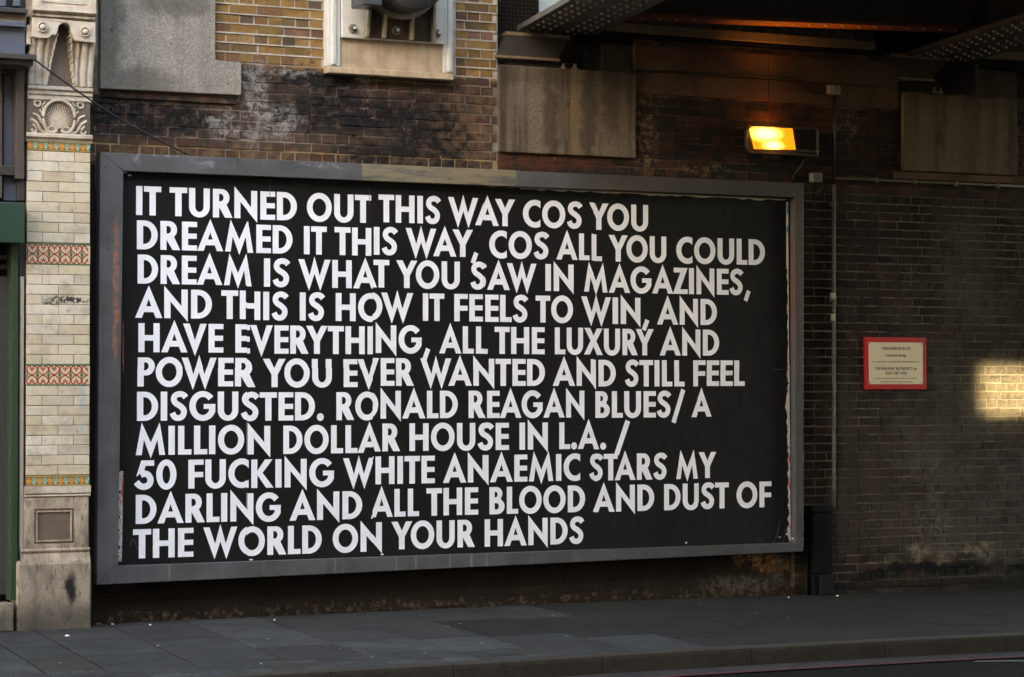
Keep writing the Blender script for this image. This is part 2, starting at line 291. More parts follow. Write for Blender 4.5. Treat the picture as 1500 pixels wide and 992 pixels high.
# ground
t = NT('paving_stone')
c = t.ramp(t.rnd(), [(0, (.036, .035, .032)), (.3, (.045, .044, .041)), (.5, (.031, .028, .024)), (.7, (.060, .060, .057)), (.85, (.041, .032, .025))])
c = t.mix(t.step(t.noise(2.2, 7, .65), .35, .7, 0, .55), c, (.017, .017, .0165)); c = t.mix(t.step(t.noise(60, 4, .7), .4, .7, 0, .4), c, (.022, .022, .022))
c = t.mix(t.step(t.vor(5.5), .11, .08, 0, .5), c, (.075, .075, .072)); c = t.mix(t.step(t.vor(3.1), .06, .045, 0, .55), c, (.014, .014, .014))
c = t.mix(t.step(t.vor(3.3), .042, .034), c, (.42, .42, .40)); c = t.mix(t.ma('MULTIPLY', t.step(t.noise(7, 9, .85), .50, .62), .6), c, (.016, .015, .013))
M['slab'] = t.fin(c, .85, t.ma('ADD', t.noise(70, 5, .7), t.noise(6, 3)), .004, spec=.1)
t = NT('asphalt_patch')
c = t.mix(t.step(t.noise(1.2, 5), .35, .7), (.019, .0175, .016), (.026, .0235, .021)); c = t.mix(t.step(t.noise(170, 3, .8), .5, .7, 0, .5), c, (.034, .034, .033))
c = t.mix(t.step(t.vor(3.0), .06, .045, 0, .6), c, (.09, .09, .085)); c = t.mix(t.step(t.vor(2.7), .034, .026), c, (.35, .34, .32)); c = t.mix(t.step(t.noise(2.6, 7, .75, stretch=(1, 1.6, 1)), .56, .66, 0, .6), c, (.010, .010, .0095))
M['asphalt'] = t.fin(c, .95, t.noise(150, 3), .004, spec=.06)
t = NT('joint_grit')
M['grit'] = t.fin(t.mix(t.noise(30, 5), (.006, .006, .006), (.02, .018, .016)), .95, t.noise(90, 4), .003)
t = NT('kerb_granite')
c = t.mix(t.step(t.noise(120, 3, .8), .4, .6), (.028, .0215, .016), (.048, .038, .029)); c = t.mix(t.step(t.noise(4, 6, .7), .4, .7, 0, .75), c, (.022, .018, .014))
M['kerb'] = t.fin(c, .9, t.ma('ADD', t.noise(90, 4), t.noise(10, 5)), .006)
t = NT('kerb_top_granite')
c = t.mix(t.step(t.noise(140, 3, .8), .4, .6), (.085, .088, .09), (.12, .122, .122)); c = t.mix(t.step(t.noise(4, 6, .7), .4, .7, 0, .5), c, (.06, .06, .058))
t = NT('road_asphalt')
c = t.mix(t.step(t.noise(.8, 6), .35, .7), (.0085, .0078, .0075), (.0125, .0112, .0108)); c = t.mix(t.step(t.noise(180, 3, .8), .52, .7, 0, .5), c, (.026, .0245, .023))
M['road'] = t.fin(c, .97, t.noise(160, 3), .006, spec=.02)
t = NT('gutter_dust'); M['gutter'] = t.fin(t.mix(t.step(t.noise(6, 7, .7), .35, .65), (.036, .028, .024), (.018, .0155, .014)), .95, t.noise(120, 4), .003, spec=.2)
M['redline'] = worn('worn_red_line', (.085, .020, .026), (.032, .019, .020), sc=14, rough=.8, streak=False, amount=.8)
M['whiteline'] = worn('worn_white_line', (.13, .125, .11), (.06, .058, .05), sc=20, rough=.8, streak=False, amount=.7)
M['stuccow'] = worn('white_stone_paint', (.56, .54, .50), (.36, .33, .29), sc=9, rough=.55, amount=.35)
M['niche'] = worn('ochre_stained_paint', (.47, .36, .25), (.30, .21, .13), sc=7, rough=.7, amount=.8)
M['ribs'] = worn('ochre_dusty_iron', (.30, .25, .19), (.13, .10, .07), sc=9, rough=.7, amount=.9)
M['webdark'] = worn('brown_stained_web', (.085, .062, .042), (.035, .027, .02), sc=7, rough=.8, amount=.9)
M['rimpaint'] = worn('pale_rim_paint', (.26, .215, .16), (.14, .11, .08), sc=12)
M['farbrick'] = worn('far_brick', (.22, .15, .10), (.16, .10, .07), sc=.8, rough=.9)
M['farglass'] = worn('far_glass', (.03, .035, .04), (.05, .05, .06), sc=.5, rough=.15)
M['fartrim'] = worn('far_stone_trim', (.38, .35, .3), (.28, .25, .22), sc=1, rough=.9)

# ------------------------------------------------------------------ object helpers
def wloc(o):
    v = Vector((0, 0, 0))
    while o: v = v + o.location; o = o.parent
    return v
def link(o, parent=None):
    COL.objects.link(o)
    if parent: l = wloc(parent); o.parent = parent; o.location = o.location - l
    return o
def mesh(name, V, Fc, mat, parent=None, loc=(0, 0, 0), smooth=False, **props):
    me = bpy.data.meshes.new(name); me.from_pydata([tuple(v) for v in V], [], Fc); me.update()
    me.materials.append(M[mat]); o = bpy.data.objects.new(name, me); o.location = loc
    bm = bmesh.new(); bm.from_mesh(me); bmesh.ops.recalc_face_normals(bm, faces=bm.faces); bm.to_mesh(me); bm.free()
    if smooth:
        for p in me.polygons: p.use_smooth = True
    for k, v in props.items(): o[k] = v
    return link(o, parent)
def thing(name, label, cat, loc, group=None, **props):
    o = bpy.data.objects.new(name, None); o.empty_display_size = .1; COL.objects.link(o); o.location = loc
    o['label'] = label; o['category'] = cat
    if group: o['group'] = group
    for k, v in props.items(): o[k] = v
    return o
def tag(o, label, cat, group=None):
    o['label'] = label; o['category'] = cat
    if group: o['group'] = group
    return o
class G:                                  # geometry collector for one mesh
    def __init__(s): s.V = []; s.F = []
    def box(s, x0, x1, y0, y1, z0, z1, b=0):
        i = len(s.V)
        if b:
            for y, k in ((y1, 0), (y0+b, 0), (y0, b)):
                s.V += [(x0+k, y, z0+k), (x1-k, y, z0+k), (x1-k, y, z1-k), (x0+k, y, z1-k)]
            s.F += [(i+3, i+2, i+1, i)]
            for L in (0, 4):
                for a in range(4): c = (a+1) % 4; s.F.append((i+L+a, i+L+c, i+L+4+c, i+L+4+a))
            s.F.append((i+8, i+9, i+10, i+11)); return s
        s.V += [(x, y, z) for z in (z0, z1) for y in (y0, y1) for x in (x0, x1)]
        s.F += [(i, i+2, i+3, i+1), (i+4, i+5, i+7, i+6), (i, i+1, i+5, i+4), (i+2, i+6, i+7, i+3), (i, i+4, i+6, i+2), (i+1, i+3, i+7, i+5)]
        return s
    def hexa(s, pts):                     # 8 points: bottom ring 4, top ring 4
        i = len(s.V); s.V += [tuple(p) for p in pts]
        s.F += [(i+3, i+2, i+1, i), (i+4, i+5, i+6, i+7)] + [(i+a, i+(a+1) % 4, i+4+(a+1) % 4, i+4+a) for a in range(4)]; return s
    def prism(s, poly, y0, y1, holes=()):  # outline in (x, z) run from depth y0 (front) to y1 (back)
        loops = [list(poly)]+[list(h) for h in holes]; tri = tessellate_polygon([[Vector((a, b, 0)) for a, b in L] for L in loops])
        fl = [p for L in loops for p in L]; n = len(fl); i = len(s.V)
        s.V += [(a, y0, b) for a, b in fl]+[(a, y1, b) for a, b in fl]
        s.F += [(i+a, i+b, i+c) for a, b, c in tri]+[(i+n+c, i+n+b, i+n+a) for a, b, c in tri]
        k = 0
        for L in loops:
            m = len(L)
            for a in range(m): c = (a+1) % m; s.F.append((i+k+a, i+k+c, i+n+k+c, i+n+k+a))
            k += m
        return s
    def flat(s, poly, y, holes=()):
        loops = [list(poly)]+[list(h) for h in holes]; tri = tessellate_polygon([[Vector((a, b, 0)) for a, b in L] for L in loops])
        fl = [p for L in loops for p in L]; i = len(s.V); s.V += [(a, y, b) for a, b in fl]; s.F += [(i+a, i+b, i+c) for a, b, c in tri]; return s
    def tube(s, pts, r, n=8, cap=True):
        pts = [Vector(p) for p in pts]; i0 = len(s.V); m = len(pts); up = None
        for j, p in enumerate(pts):
            d = (pts[min(j+1, m-1)]-pts[max(j-1, 0)]).normalized()
            if up is None: up = Vector((0, 0, 1)) if abs(d.z) < .9 else Vector((0, 1, 0))
            a = d.cross(up).normalized(); b = d.cross(a).normalized(); rr = r[j] if isinstance(r, (list, tuple)) else r
            for k in range(n): th = 2*math.pi*k/n; s.V.append(tuple(p+a*rr*math.cos(th)+b*rr*math.sin(th)))
        for j in range(m-1):
            for k in range(n): q = (k+1) % n; s.F.append((i0+j*n+k, i0+j*n+q, i0+(j+1)*n+q, i0+(j+1)*n+k))
        if cap: s.F.append(tuple(range(i0+n-1, i0-1, -1))); s.F.append(tuple(range(i0+(m-1)*n, i0+m*n)))
        return s
    def lathe(s, c, axis, prof, n=20):    # prof: list of (distance along axis, radius)
        c = Vector(c); ax = Vector(axis).normalized(); u = ax.orthogonal().normalized(); v = ax.cross(u); i0 = len(s.V)
        for h, r in prof:
            for k in range(n): th = 2*math.pi*k/n; s.V.append(tuple(c+ax*h+(u*math.cos(th)+v*math.sin(th))*max(r, 1e-4)))
        for j in range(len(prof)-1):
            for k in range(n): q = (k+1) % n; s.F.append((i0+j*n+k, i0+j*n+q, i0+(j+1)*n+q, i0+(j+1)*n+k))
        s.F.append(tuple(range(i0+n-1, i0-1, -1))); e = i0+(len(prof)-1)*n; s.F.append(tuple(range(e, e+n))); return s
    def out(s, name, mat, parent=None, **k): return mesh(name, s.V, s.F, mat, parent, **k)
def pxpoly(pts, y): return [(W(a, b, y).x, W(a, b, y).z) for a, b in pts]

# ------------------------------------------------------------------ GROUND
g = G(); NX = 60
def sheet(name, x0, x1, y0, y1, dz, mat, nx=40, **k):
    V = []; Fc = []
    for i in range(nx+1):
        x = x0+(x1-x0)*i/nx
        for y in (y0, y1): V.append((x, y, gz(x)+dz))
    for i in range(nx): Fc.append((2*i, 2*i+2, 2*i+3, 2*i+1))
    return mesh(name, V, Fc, mat, **k)
KY = -3.55
mesh('ground', [(-150, -150, -.85), (150, -150, -.85), (150, 150, -.85), (-150, 150, -.85)], [(0, 1, 2, 3)], 'grit', kind='structure')
sheet('road', -60, 60, -16.2, KY+.02, -.125, 'road', 120, kind='structure')
g0 = sheet('gutter_channel', -60, 60, KY-.27, KY+.02, -.121, 'gutter', 120, kind='structure')
pav = sheet('pavement', -60, 60, KY+.05, .3, -.012, 'grit', 120, kind='structure')
def slab(x0, x1, y0, y1, mat, name, sk=.095, th=.05, gap=.007, dz=0.):
    g = G(); ps = []
    for x, y in ((x0+gap, y0+gap), (x1-gap, y0+gap), (x1-gap, y1-gap), (x0+gap, y1-gap)): ps.append((x+sk*y, y))
    z = [gz(p[0])+dz for p in ps]; b = .004; cx = sum(p[0] for p in ps)/4; cy = sum(p[1] for p in ps)/4
    V = [(p[0], p[1], z[i]-th) for i, p in enumerate(ps)]+[(p[0], p[1], z[i]-b) for i, p in enumerate(ps)]
    V += [(p[0]+(b if p[0] < cx else -b), p[1]+(b if p[1] < cy else -b), z[i]) for i, p in enumerate(ps)]
    Fc = [(8, 9, 10, 11)]+[(L+a, L+(a+1) % 4, L+4+(a+1) % 4, L+4+a) for L in (0, 4) for a in range(4)]
    o = mesh(name, V, Fc, mat, pav); return o
jx = [-5.2, -4.5, -3.7, -3.0, -2.4, -1.75, -1.09, -.70, -.09, .52, 1.12, 1.75, 2.3, 2.9, 3.5, 4.3, 5.1, 5.9, 6.7, 7.5, 8.3, 9.1, 10]
KT = KY+.14
for i in range(len(jx)-1):
    a, b = jx[i], jx[i+1]
    if b > 3.55 or a > 2.2: cuts = [.1, -.9-.1*(i % 2), -2.1-.35*(i % 3), KT]
    else: cuts = [.1, -.93-.32*((i+1) % 2)*(i != 7), -1.93-.1*(i % 2), -2.78-.1*(i % 2), KT]
    for j in range(len(cuts)-1):
        if a > 2.2 and j == 1 or a > 3 : slab(a, b, cuts[j+1], cuts[j], 'asphalt', 'paving_slab', gap=.0022 if (i+j) % 3 else .004, dz=random.uniform(-.002, .001))
        elif -3 < a < 2.2 and j == len(cuts)-2 :
            n = 3
            for q in range(n):
                for h in range(3): slab(a+(b-a)*q/n, a+(b-a)*(q+1)/n, cuts[j+1]+(cuts[j]-cuts[j+1])*h/3, cuts[j+1]+(cuts[j]-cuts[j+1])*(h+1)/3, 'slab', 'small_paving_sett', gap=.0025, dz=random.uniform(-.002, .002))
        else: slab(a, b, cuts[j+1], cuts[j], 'slab', 'paving_slab', gap=.0095, dz=random.uniform(-.002, .002))
kx = -6.0; k = 0
kb = [-6, -5.1, -4.2, -3.3, -2.4, -1.5, -.6, .3, 1.15, 2.25, 3.42, 4.53, 5.6, 6.7, 7.8, 9, 10]
for a, b in zip(kb, kb[1:]):
    V = []; pr = [(KT-.003, -.2), (KT-.003, 0), (KY+.025, -.001), (KY+.006, -.008), (KY, -.03), (KY-.012, -.2)]
    for x in (a+.003, b-.003):
        for y, z in pr: V.append((x, y+.0, gz(x)+z+.0015*math.sin(a*9)))
    mesh('kerb_stone', V, [tuple(range(5, -1, -1)), tuple(range(6, 12))]+[(i, (i+1) % 6, 6+(i+1) % 6, 6+i) for i in range(6)], 'kerb', pav)
road = bpy.data.objects['road']
sheet('red_route_line', -10, 14, -3.935, -3.85, -.1165, 'redline', 60, parent=road)
V = [(4.86, -4.07), (5.6, -4.62), (6.4, -5.2), (6.5, -5.05), (5.7, -4.5), (5.0, -4.02)]
V = [(4.93, -4.04), (9, -4.83), (9, -4.73), (5.0, -3.99)]
mesh('white_road_line', [(x, y, gz(x)-.119) for x, y in V], [(0, 1, 2, 3)], 'whiteline', road)
far = sheet('far_pavement', -60, 60, -19.9, -16.2, 0.0, 'asphalt', 120, kind='structure')

# ------------------------------------------------------------------ BRICK WALLS
YF, YM = .12, .1235          # brick faces, mortar face
BV = {}
def brickmesh(kind, mat, v):
    key = (kind, mat, v)
    if key in BV: return BV[key]
    rr = random.Random(ord(kind[0]) % 7+v*13+len(mat)); L = .5; g = G(); g.box(-L, L, 0, .05, -.033, .033, b=.003)
    V = []
    for i, (x, y, z) in enumerate(g.V):
        j = (0 if i < 4 else 1)
        V.append((x+rr.uniform(-.008, .008)*j*(.5 if kind == 's' else 1), y+(rr.uniform(-.0025, .0025) if i >= 8 else 0), z+rr.uniform(-.0025, .0025)*j))
    me = bpy.data.meshes.new('brick'); me.from_pydata(V, [], g.F); me.update(); me.materials.append(M[mat])
    bm = bmesh.new(); bm.from_mesh(me); bmesh.ops.recalc_face_normals(bm, faces=bm.faces); bm.to_mesh(me); bm.free()
    BV[key] = me; return me
def lay(root, x0, x1, z0, z1, mat, excl=(), course=.0765, joint=.011, z_off=0., limit=300, drop=0., seed=1, yoff=0., prefer=None, rough=.004):
    rr = random.Random(seed); out = []; n = 0
    k0 = math.ceil((z0-z_off)/course)
    k = k0
    while True:
        zc = z_off+(k+.5)*course
        if zc+.033 > z1: break
        iv = [(x0, x1)]
        for ex0, ex1, ez0, ez1 in excl:
            if zc+.030 > ez0 and zc-.030 < ez1:
                nv = []
                for a, b in iv:
                    if ex1 <= a or ex0 >= b: nv.append((a, b)); continue
                    if ex0 > a: nv.append((a, ex0))
                    if ex1 < b: nv.append((ex1, b))
                iv = nv
        st = (k % 2 == 0); L = .2265 if st else .1165; off = (.0 if st else .056)+rr.uniform(-.008, .008)
        i = math.floor((x0-off)/L)-1
        while off+i*L < x1:
            jit = rr.uniform(-.004, .004)
            a, b = off+i*L, off+(i+1)*L; i += 1
            for p, q in iv:
                c, d = max(a, p), min(b, q)
                if d-c < .05: continue
                if drop and rr.random() < drop: continue
                out.append(((c+d)/2+jit, zc+rr.uniform(-.0015, .0015), d-c-joint, 's' if d-c > .15 else 'h', rr.uniform(-rough, .0012)+yoff, rr.uniform(-.009, .009), rr.randrange(6)))
        k += 1
    pk = prefer or (lambda b: (Vector((b[0], YF, b[1]))-CAM).length)
    out.sort(key=pk)
    for x, z, L, kd, dy, ry, v in out[:limit]:
        o = bpy.data.objects.new('brick', brickmesh(kd, mat, v)); o.location = Vector((x, YF+dy, z))-root.location; o.parent = root
        o.scale = (L, 1, 1); o.rotation_euler.y = ry; COL.objects.link(o)
    rest = out[limit:]
    if rest:
        V = []; Fc = []; A = []
        for x, z, L, kd, dy, ry, v in rest:
            me = brickmesh(kd, mat, v); i = len(V); val = rr.random()
            for q in me.vertices: V.append((q.co.x*L+x, q.co.y+YF+dy, q.co.z+z-q.co.x*L*ry)); A.append(val)
            for p in me.polygons: Fc.append(tuple(i+j for j in p.vertices))
        o = mesh('brickwork', V, Fc, mat, root, kind='stuff')
        at = o.data.attributes.new('bv', 'FLOAT', 'POINT'); at.data.foreach_set('value', A)
    return out
C = .0765
# corner points shared by stones and exclusions
A1 = (-1.6, wx(312, 60), wz(312, 89), 6.2); xs = wx(350, 140); zb = wz(240, 134)
wallA = thing('brick_wall', 'yellow stock brick wall with sooty lower courses above the left half of the billboard', 'wall', (1.5, .12, 3.05))
nx0, nx1, nz0 = wx(478, 50), wx(667, 50), wz(570, 106)
XA = wx(729, 100)
exA = [(-1.6, wx(312, 60), zb, 6.3), (-1.6, xs, zb, wz(330, 89)), (nx0, nx1, nz0, 6.3), (-1.6, -.3, 3.0, 6.3)]
G().box(-.35, XA, YM, .6, 2.9, 6.2).out('mortar_bed', 'mortar_upper', wallA)
lay(wallA, -.28, XA-.005, 3.05, 6.15, 'brick_upper', exA, z_off=.008, seed=3, rough=.007, prefer=lambda b: (b[1] > 4.55)*50+(Vector((b[0], YF, b[1]))-CAM).length)
# ribbon pointing on the yellow brickwork stands proud of the bricks
g = G(); rr = random.Random(5); k = 0
zc = .008+math.ceil((3.93-.008)/C)*C
while zc < 6.1:
    for a, b in ((A1[1] if zc > A1[2]+.02 else xs, nx0-.004), (nx1+.004, XA-.006)):
        x = a
        while x < b-.02:
            e = min(b, x+rr.uniform(.12, .5)); h = rr.uniform(.0045, .007); j = rr.uniform(-.0012, .0012)
            g.box(x, e-.001, YF-.008, YM, zc-h+j, zc+h+j); x = e
    zc += C
g.out('ribbon_pointing', 'mortar_upper', wallA, kind='stuff')
# stone blocks of wall A
p = [(wx(143, 0)-.0, 6.2), (wx(312, 60), 6.2), (wx(312, 60), wz(312, 89)), (xs, wz(350, 93)), (xs, wz(350, 141)), (wx(144, 131), wz(144, 131))]
g = G(); g.prism(p, .06, .3); o = g.out('padstone', 'padstone1', wallA, label='pale grey granite block with a stepped right end'); bv = o.modifiers.new('bevel', 'BEVEL'); bv.width = .008; bv.segments = 2
z_ = wz(240, 139); G().box(wx(150, 140), wx(345, 150), .10, .3, wz(300, 150, .1), wz(300, 141, .1)).out('mortar_fillet', 'brick_upper', wallA)

# wall B: above the right half of the billboard, under the deck
wallB = thing('abutment_wall', 'sooty dark brick abutment wall under the bridge with stone courses and padstones', 'wall', (6.3, .12, 3.05))
pb = (wx(729, 150), wx(929, 150), wz(729, 223), wz(729, 95)); pc = (wx(1320, 200), wx(1487, 200), wz(1320, 250), wz(1320, 137))
sc0, sc1, sc2 = wz(931, 137), wz(931, 104), wz(931, 66); xB = wx(1315, 120)
exB = [(pb[0]-.1, pb[1]+.004, pb[2], 6), (pc[0]-.004, pc[1]+.004, pc[2], 6), (3, xB, sc0-.012, 6)]
G().box(XA+.002, 6.09, YM, .6, 2.9, 4.02).box(6.0901, 11.5, YM, .6, 3.068, 4.02).out('mortar_bed', 'mortar_bridge', wallB)
G().box(pb[1], xB, .14, .6, 4.02, 4.32).out('wall_core', 'mortar_bridge', wallB)
lay(wallB, XA+.02, 9.6, 3.05, 4.02, 'brick_bridge', exB, z_off=.008, seed=11, prefer=lambda b: abs(b[0]-6))
def stone(x0, x1, y0, y1, z0, z1, mat, parent, name='stone_block', b=.008, **k):
    o = G().box(x0, x1, y0, y1, z0, z1).out(name, mat, parent, **k); m = o.modifiers.new('bevel', 'BEVEL'); m.width = b; m.segments = 2; return o
stone(pb[0], pb[1], .085, .5, pb[2], pb[3], 'padstone2', wallB, 'padstone', label='padstone streaked with ochre rust stains')
stone(pc[0], pc[1], .085, .5, pc[2], pc[3], 'padstone3', wallB, 'padstone', label='dark brown padstone at the right edge')
xj = [pb[1]+.004, wx(1125, 110), xB]
for a, b in zip(xj, xj[1:]):
    stone(a+.002, b-.002, .105, .4, sc0, sc1-.003, 'course', wallB); stone(a+.002+.0, b-.002, .11, .4, sc1+.003, sc2, 'course', wallB)
stone(pc[0]-.1, 9.6, .10, .3, wz(1320, 262), wz(1320, 252), 'course', wallB, 'string_course', b=.004)
# wall C
wallC = thing('brick_wall', 'dark brown brick wall behind the red framed sign and the pipe', 'wall', (7.6, .12, -.5))
G().box(6.1, 11.5, YM, .6, -.7, 3.067).out('mortar_bed', 'mortar_right', wallC)
lay(wallC, 6.13, 9.8, -.49, 3.07, 'brick_right', (), z_off=.008, seed=21, rough=.006, joint=.010, prefer=lambda b: ((b[0]-7.3)/1.2)**2+((b[1]-1.4)/1.9)**2, drop=0)
wallE = thing('wall_return', 'long dark brick wall continuing beyond the right edge', 'wall', (16, .12, -.5)) if False else None
# wall D, low strip under the billboard
wallD = thing('plinth_wall', 'low brown painted wall strip in shade under the billboard', 'wall', (3, .16, -.5))
G().box(-.35, 6.09, .1245, .6, -.7, 2.88).out('mortar_bed', 'mortar_plinth', wallD)
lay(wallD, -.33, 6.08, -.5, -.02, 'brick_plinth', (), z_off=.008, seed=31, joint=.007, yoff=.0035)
# black strip stands in for the dark gap between pilaster and billboard
G().box(-.28, -.21, .02, .128, -.46, 3.05).out('render_strip', 'void', wallD)

# ------------------------------------------------------------------ IRON BRACKET IN ITS PALE SURROUND
br = thing('iron_bearing_bracket', 'iron column bracket bolted in a pale stone surround above the billboard', 'bracket', (wx(570, 100), .1, wz(570, 108)))
def fr(name, px0, px1, py0, py1, y0, y1, mat, **k):
    return stone(wx(px0, (py0+py1)/2, y0), wx(px1, (py0+py1)/2, y0), y0, y1, wz((px0+px1)/2, py1, y0), wz((px0+px1)/2, py0, y0), mat, br, name, b=.006, **k)
YO = .03; xa, xb_, zc0 = wx(480, 50, YO), wx(664, 50, YO), wz(572, 106, YO)
zi = wz(572, 97, YO)
stone(xa, wx(499, 50, YO), YO, .3, zc0+.02, 6.2, 'stuccow', br, 'surround_jamb'); stone(wx(650, 50, YO), xb_, YO, .3, zc0+.02, 6.2, 'stuccow', br, 'surround_jamb')
stone(xa+.03, wx(497, 50, YO)-.03, YO-.018, YO+.01, zc0+.03, 6.2, 'stuccow', br, 'jamb_moulding', b=.008); stone(wx(651, 50, YO)+.025, xb_-.02, YO-.018, YO+.01, zc0+.03, 6.2, 'stuccow', br, 'jamb_moulding', b=.008)
stone(wx(499, 50, YO)+.002, wx(650, 50, YO)-.002, YO+.02, .3, zc0+.02, 6.2, 'niche', br, 'surround_panel', b=.002)
stone(xa, xb_, YO-.01, .3, zc0-.035, zc0+.018, 'niche', br, 'surround_sill')
bx0, bx1, bz = wx(501, 57, YO-.02), wx(650, 62, YO-.02), wz(575, 60, YO-.02)
stone(bx0, bx1, YO-.025, YO+.019, bz, 6.2, 'stuccow', br, 'base_plate', b=.005)
stone(wx(533, 40, 0)+.01, wx(636, 40, 0)-.01, YO-.032, YO-.0255, bz+.01, 5.0, 'webdark', br, 'web_plate', b=.002)
cD = W(594, -33, -.02); R0 = cD.z-wz(594, 28, -.02)
for px in (533, 558, 599, 631):
    x = wx(px, 50, 0); g = G(); tlt = (585-px)*.0004
    g.hexa([(x, YO-.033, bz+.01), (x+.022, YO-.033, bz+.01), (x+.022, -.055, bz+.01), (x, -.055, bz+.01), (x+tlt, YO-.033, cD.z-R0*.3), (x+.022+tlt, YO-.033, cD.z-R0*.3), (x+.022+tlt, -.10, cD.z-R0*.3), (x+tlt, -.10, cD.z-R0*.3)])
    g.out('rib', 'ribs', br)
for px, py in ((517, 42), (580, 45), (640, 49)):
    c = W(px, py, YO-.03); g = G(); g.lathe(c, (0, -1, 0), [(-.01, .038), (.004, .038), (.008, .03)], 16); b_ = g.out('bolt', 'ribs', br)
    G().lathe(c, (0, -1, 0), [(.0, .022), (.03, .022)], 6).out('nut', 'iron', b_); G().lathe(c, (0, -1, 0), [(.02, .012), (.055, .012)], 10).out('bolt_shank', 'stuccow', b_)
cD = W(590, -33, -.10); R0 = cD.z-wz(590, 28, -.10)
g = G(); g.lathe((cD.x, -.02, cD.z), (0, -1, 0), [(-.04, R0*.9), (-.04, R0), (.07, R0), (.07, R0*.9)], 56); g.out('drum_rim', 'rimpaint', br)
g = G(); g.lathe((cD.x, -.05, cD.z), (0, -1, 0), [(0, R0*.84), (.05, R0*.84), (.07, R0*.88), (.28, R0*.88), (.30, R0*.84)], 56); g.out('drum', 'drum', br, smooth=True)
stone(wx(528, 5, -.3), wx(556, 5, -.3), -.36, -.1, wz(535, 7, -.35), 6.2, 'drum', br, 'side_lug', b=.01)

# ------------------------------------------------------------------ BILLBOARD
bb = thing('billboard', 'large grey framed billboard with a black poster of white capital text', 'billboard', (3, 0, -.12))
YFR = -.07
i_ = [(-.014, 3.0), (6.022, 3.0), (6.022, -.005), (-.048, -.005)]
oT = [(W(147, 223, YFR).x, W(147, 223, YFR).z), (W(1177, 268, YFR).x, W(1177, 268, YFR).z), (W(1177, 808, YFR).x, W(1177, 808, YFR).z), (W(140, 857, YFR).x+.01, W(140, 857, YFR).z)]
xjn = wx(757, 258, YFR)
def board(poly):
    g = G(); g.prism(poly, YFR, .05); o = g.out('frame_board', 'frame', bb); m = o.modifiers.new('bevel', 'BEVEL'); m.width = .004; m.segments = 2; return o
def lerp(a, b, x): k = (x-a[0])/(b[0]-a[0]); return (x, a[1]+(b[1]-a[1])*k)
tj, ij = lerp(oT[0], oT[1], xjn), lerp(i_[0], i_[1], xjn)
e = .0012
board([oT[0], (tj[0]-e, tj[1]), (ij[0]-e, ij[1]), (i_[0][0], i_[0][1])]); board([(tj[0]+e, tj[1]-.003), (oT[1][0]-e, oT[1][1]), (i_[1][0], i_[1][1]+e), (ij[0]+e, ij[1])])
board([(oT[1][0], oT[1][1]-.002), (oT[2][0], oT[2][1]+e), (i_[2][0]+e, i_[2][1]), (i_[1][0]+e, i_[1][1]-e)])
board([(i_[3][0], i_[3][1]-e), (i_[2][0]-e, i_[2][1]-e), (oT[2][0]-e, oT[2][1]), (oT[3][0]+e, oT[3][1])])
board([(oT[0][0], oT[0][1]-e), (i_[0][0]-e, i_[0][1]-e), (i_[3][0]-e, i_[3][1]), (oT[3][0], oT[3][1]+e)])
G().box(-.03, 6.04, .012, .045, -.02, 3.02).out('backing_board', 'darkpaint', bb)
for a in (.2, 2.9, 5.7): G().box(a, a+.1, .045, .13, .1, 2.9).out('fixing_batten', 'darkpaint', bb)
# drips, sticker remains and edge papers
def strip(px0, px1, py0, py1, y, mat, name='paper_edge', tilt=0):
    p = [W(px0, py0, y), W(px1, py0, y), W(px1+tilt, py1, y), W(px0+tilt, py1, y)]
    G().prism([(a.x, a.z) for a in p], y-.001, y).out(name, mat, bb)
ragged = random.Random(9)
def edge(pa, pb_, w0, y, mat, n=26, name='paper_edge'):     # ragged strip between two photo points
    a, b = W(*pa, y), W(*pb_, y); d = (b-a); nrm = Vector((-d.z, 0, d.x)).normalized(); L = []; Rr = []
    for i in range(n+1):
        p = a+d*i/n; ww = w0*ragged.uniform(.25, 1.15); L.append((p.x, p.z)); q = p+nrm*ww; Rr.append((q.x, q.z))
    G().prism(L+Rr[::-1], y-.0012, y).out(name, mat, bb)
edge((762, 275), (1153, 292), -.020, .003, 'whiteedge', 40)
edge((680, 270), (762, 275), -.010, .003, 'whiteedge', 12)
g = G(); g.box(6.005-.022, 6.005-.001, .000, .002, 2.38, 2.965).out('paper_edge', 'whiteedge', bb)
for a, b in ((300, 313), (331, 344)): G().box(5.985, 6.004, -.002, -.0005, wz(1153, b, 0), wz(1153, a, 0)).out('paper_edge', 'blueedge', bb)
edge((1154.5, 340), (1156, 560), -.016, -.0045, 'whiteedge', 30); edge((1156.5, 535), (1158, 800), -.028, -.0055, 'torn', 40); edge((1155, 575), (1156, 640), -.034, -.0065, 'whiteedge', 9)
edge((300, 826), (1120, 799), .010, -.0045, 'torn', 120)
for a, b, c, d in ((1161, 789, 6, 3), (1153, 783, 4, 3), (1005, 795, 5, 3), (1142, 787, 5, 2), (560, 812, 7, 3), (368, 820, 8, 2), (190, 257, 7, 3), (775, 276, 6, 2)):
    q = [W(a+c*.5*math.cos(k)*ragged.uniform(.6, 1), b+d*.5*math.sin(k)*ragged.uniform(.6, 1), YFR-.003 if a in (1161, 560) else -.004) for k in (0, 1, 2, 3, 4, 5)]
    yq = q[0].y; G().prism([(v.x, v.z) for v in q], yq-.001, yq).out('torn_paper_scrap', 'letter', bb)
edge((180.5, 690), (178.5, 823), -.045, -.006, 'torn', 34); edge((181, 690), (180, 735), -.012, -.008, 'redtear', 8); edge((181, 470), (181, 545), -.008, -.008, 'redtear', 10)
edge((181, 254), (188, 252), .03, -.008, 'letter', 3)

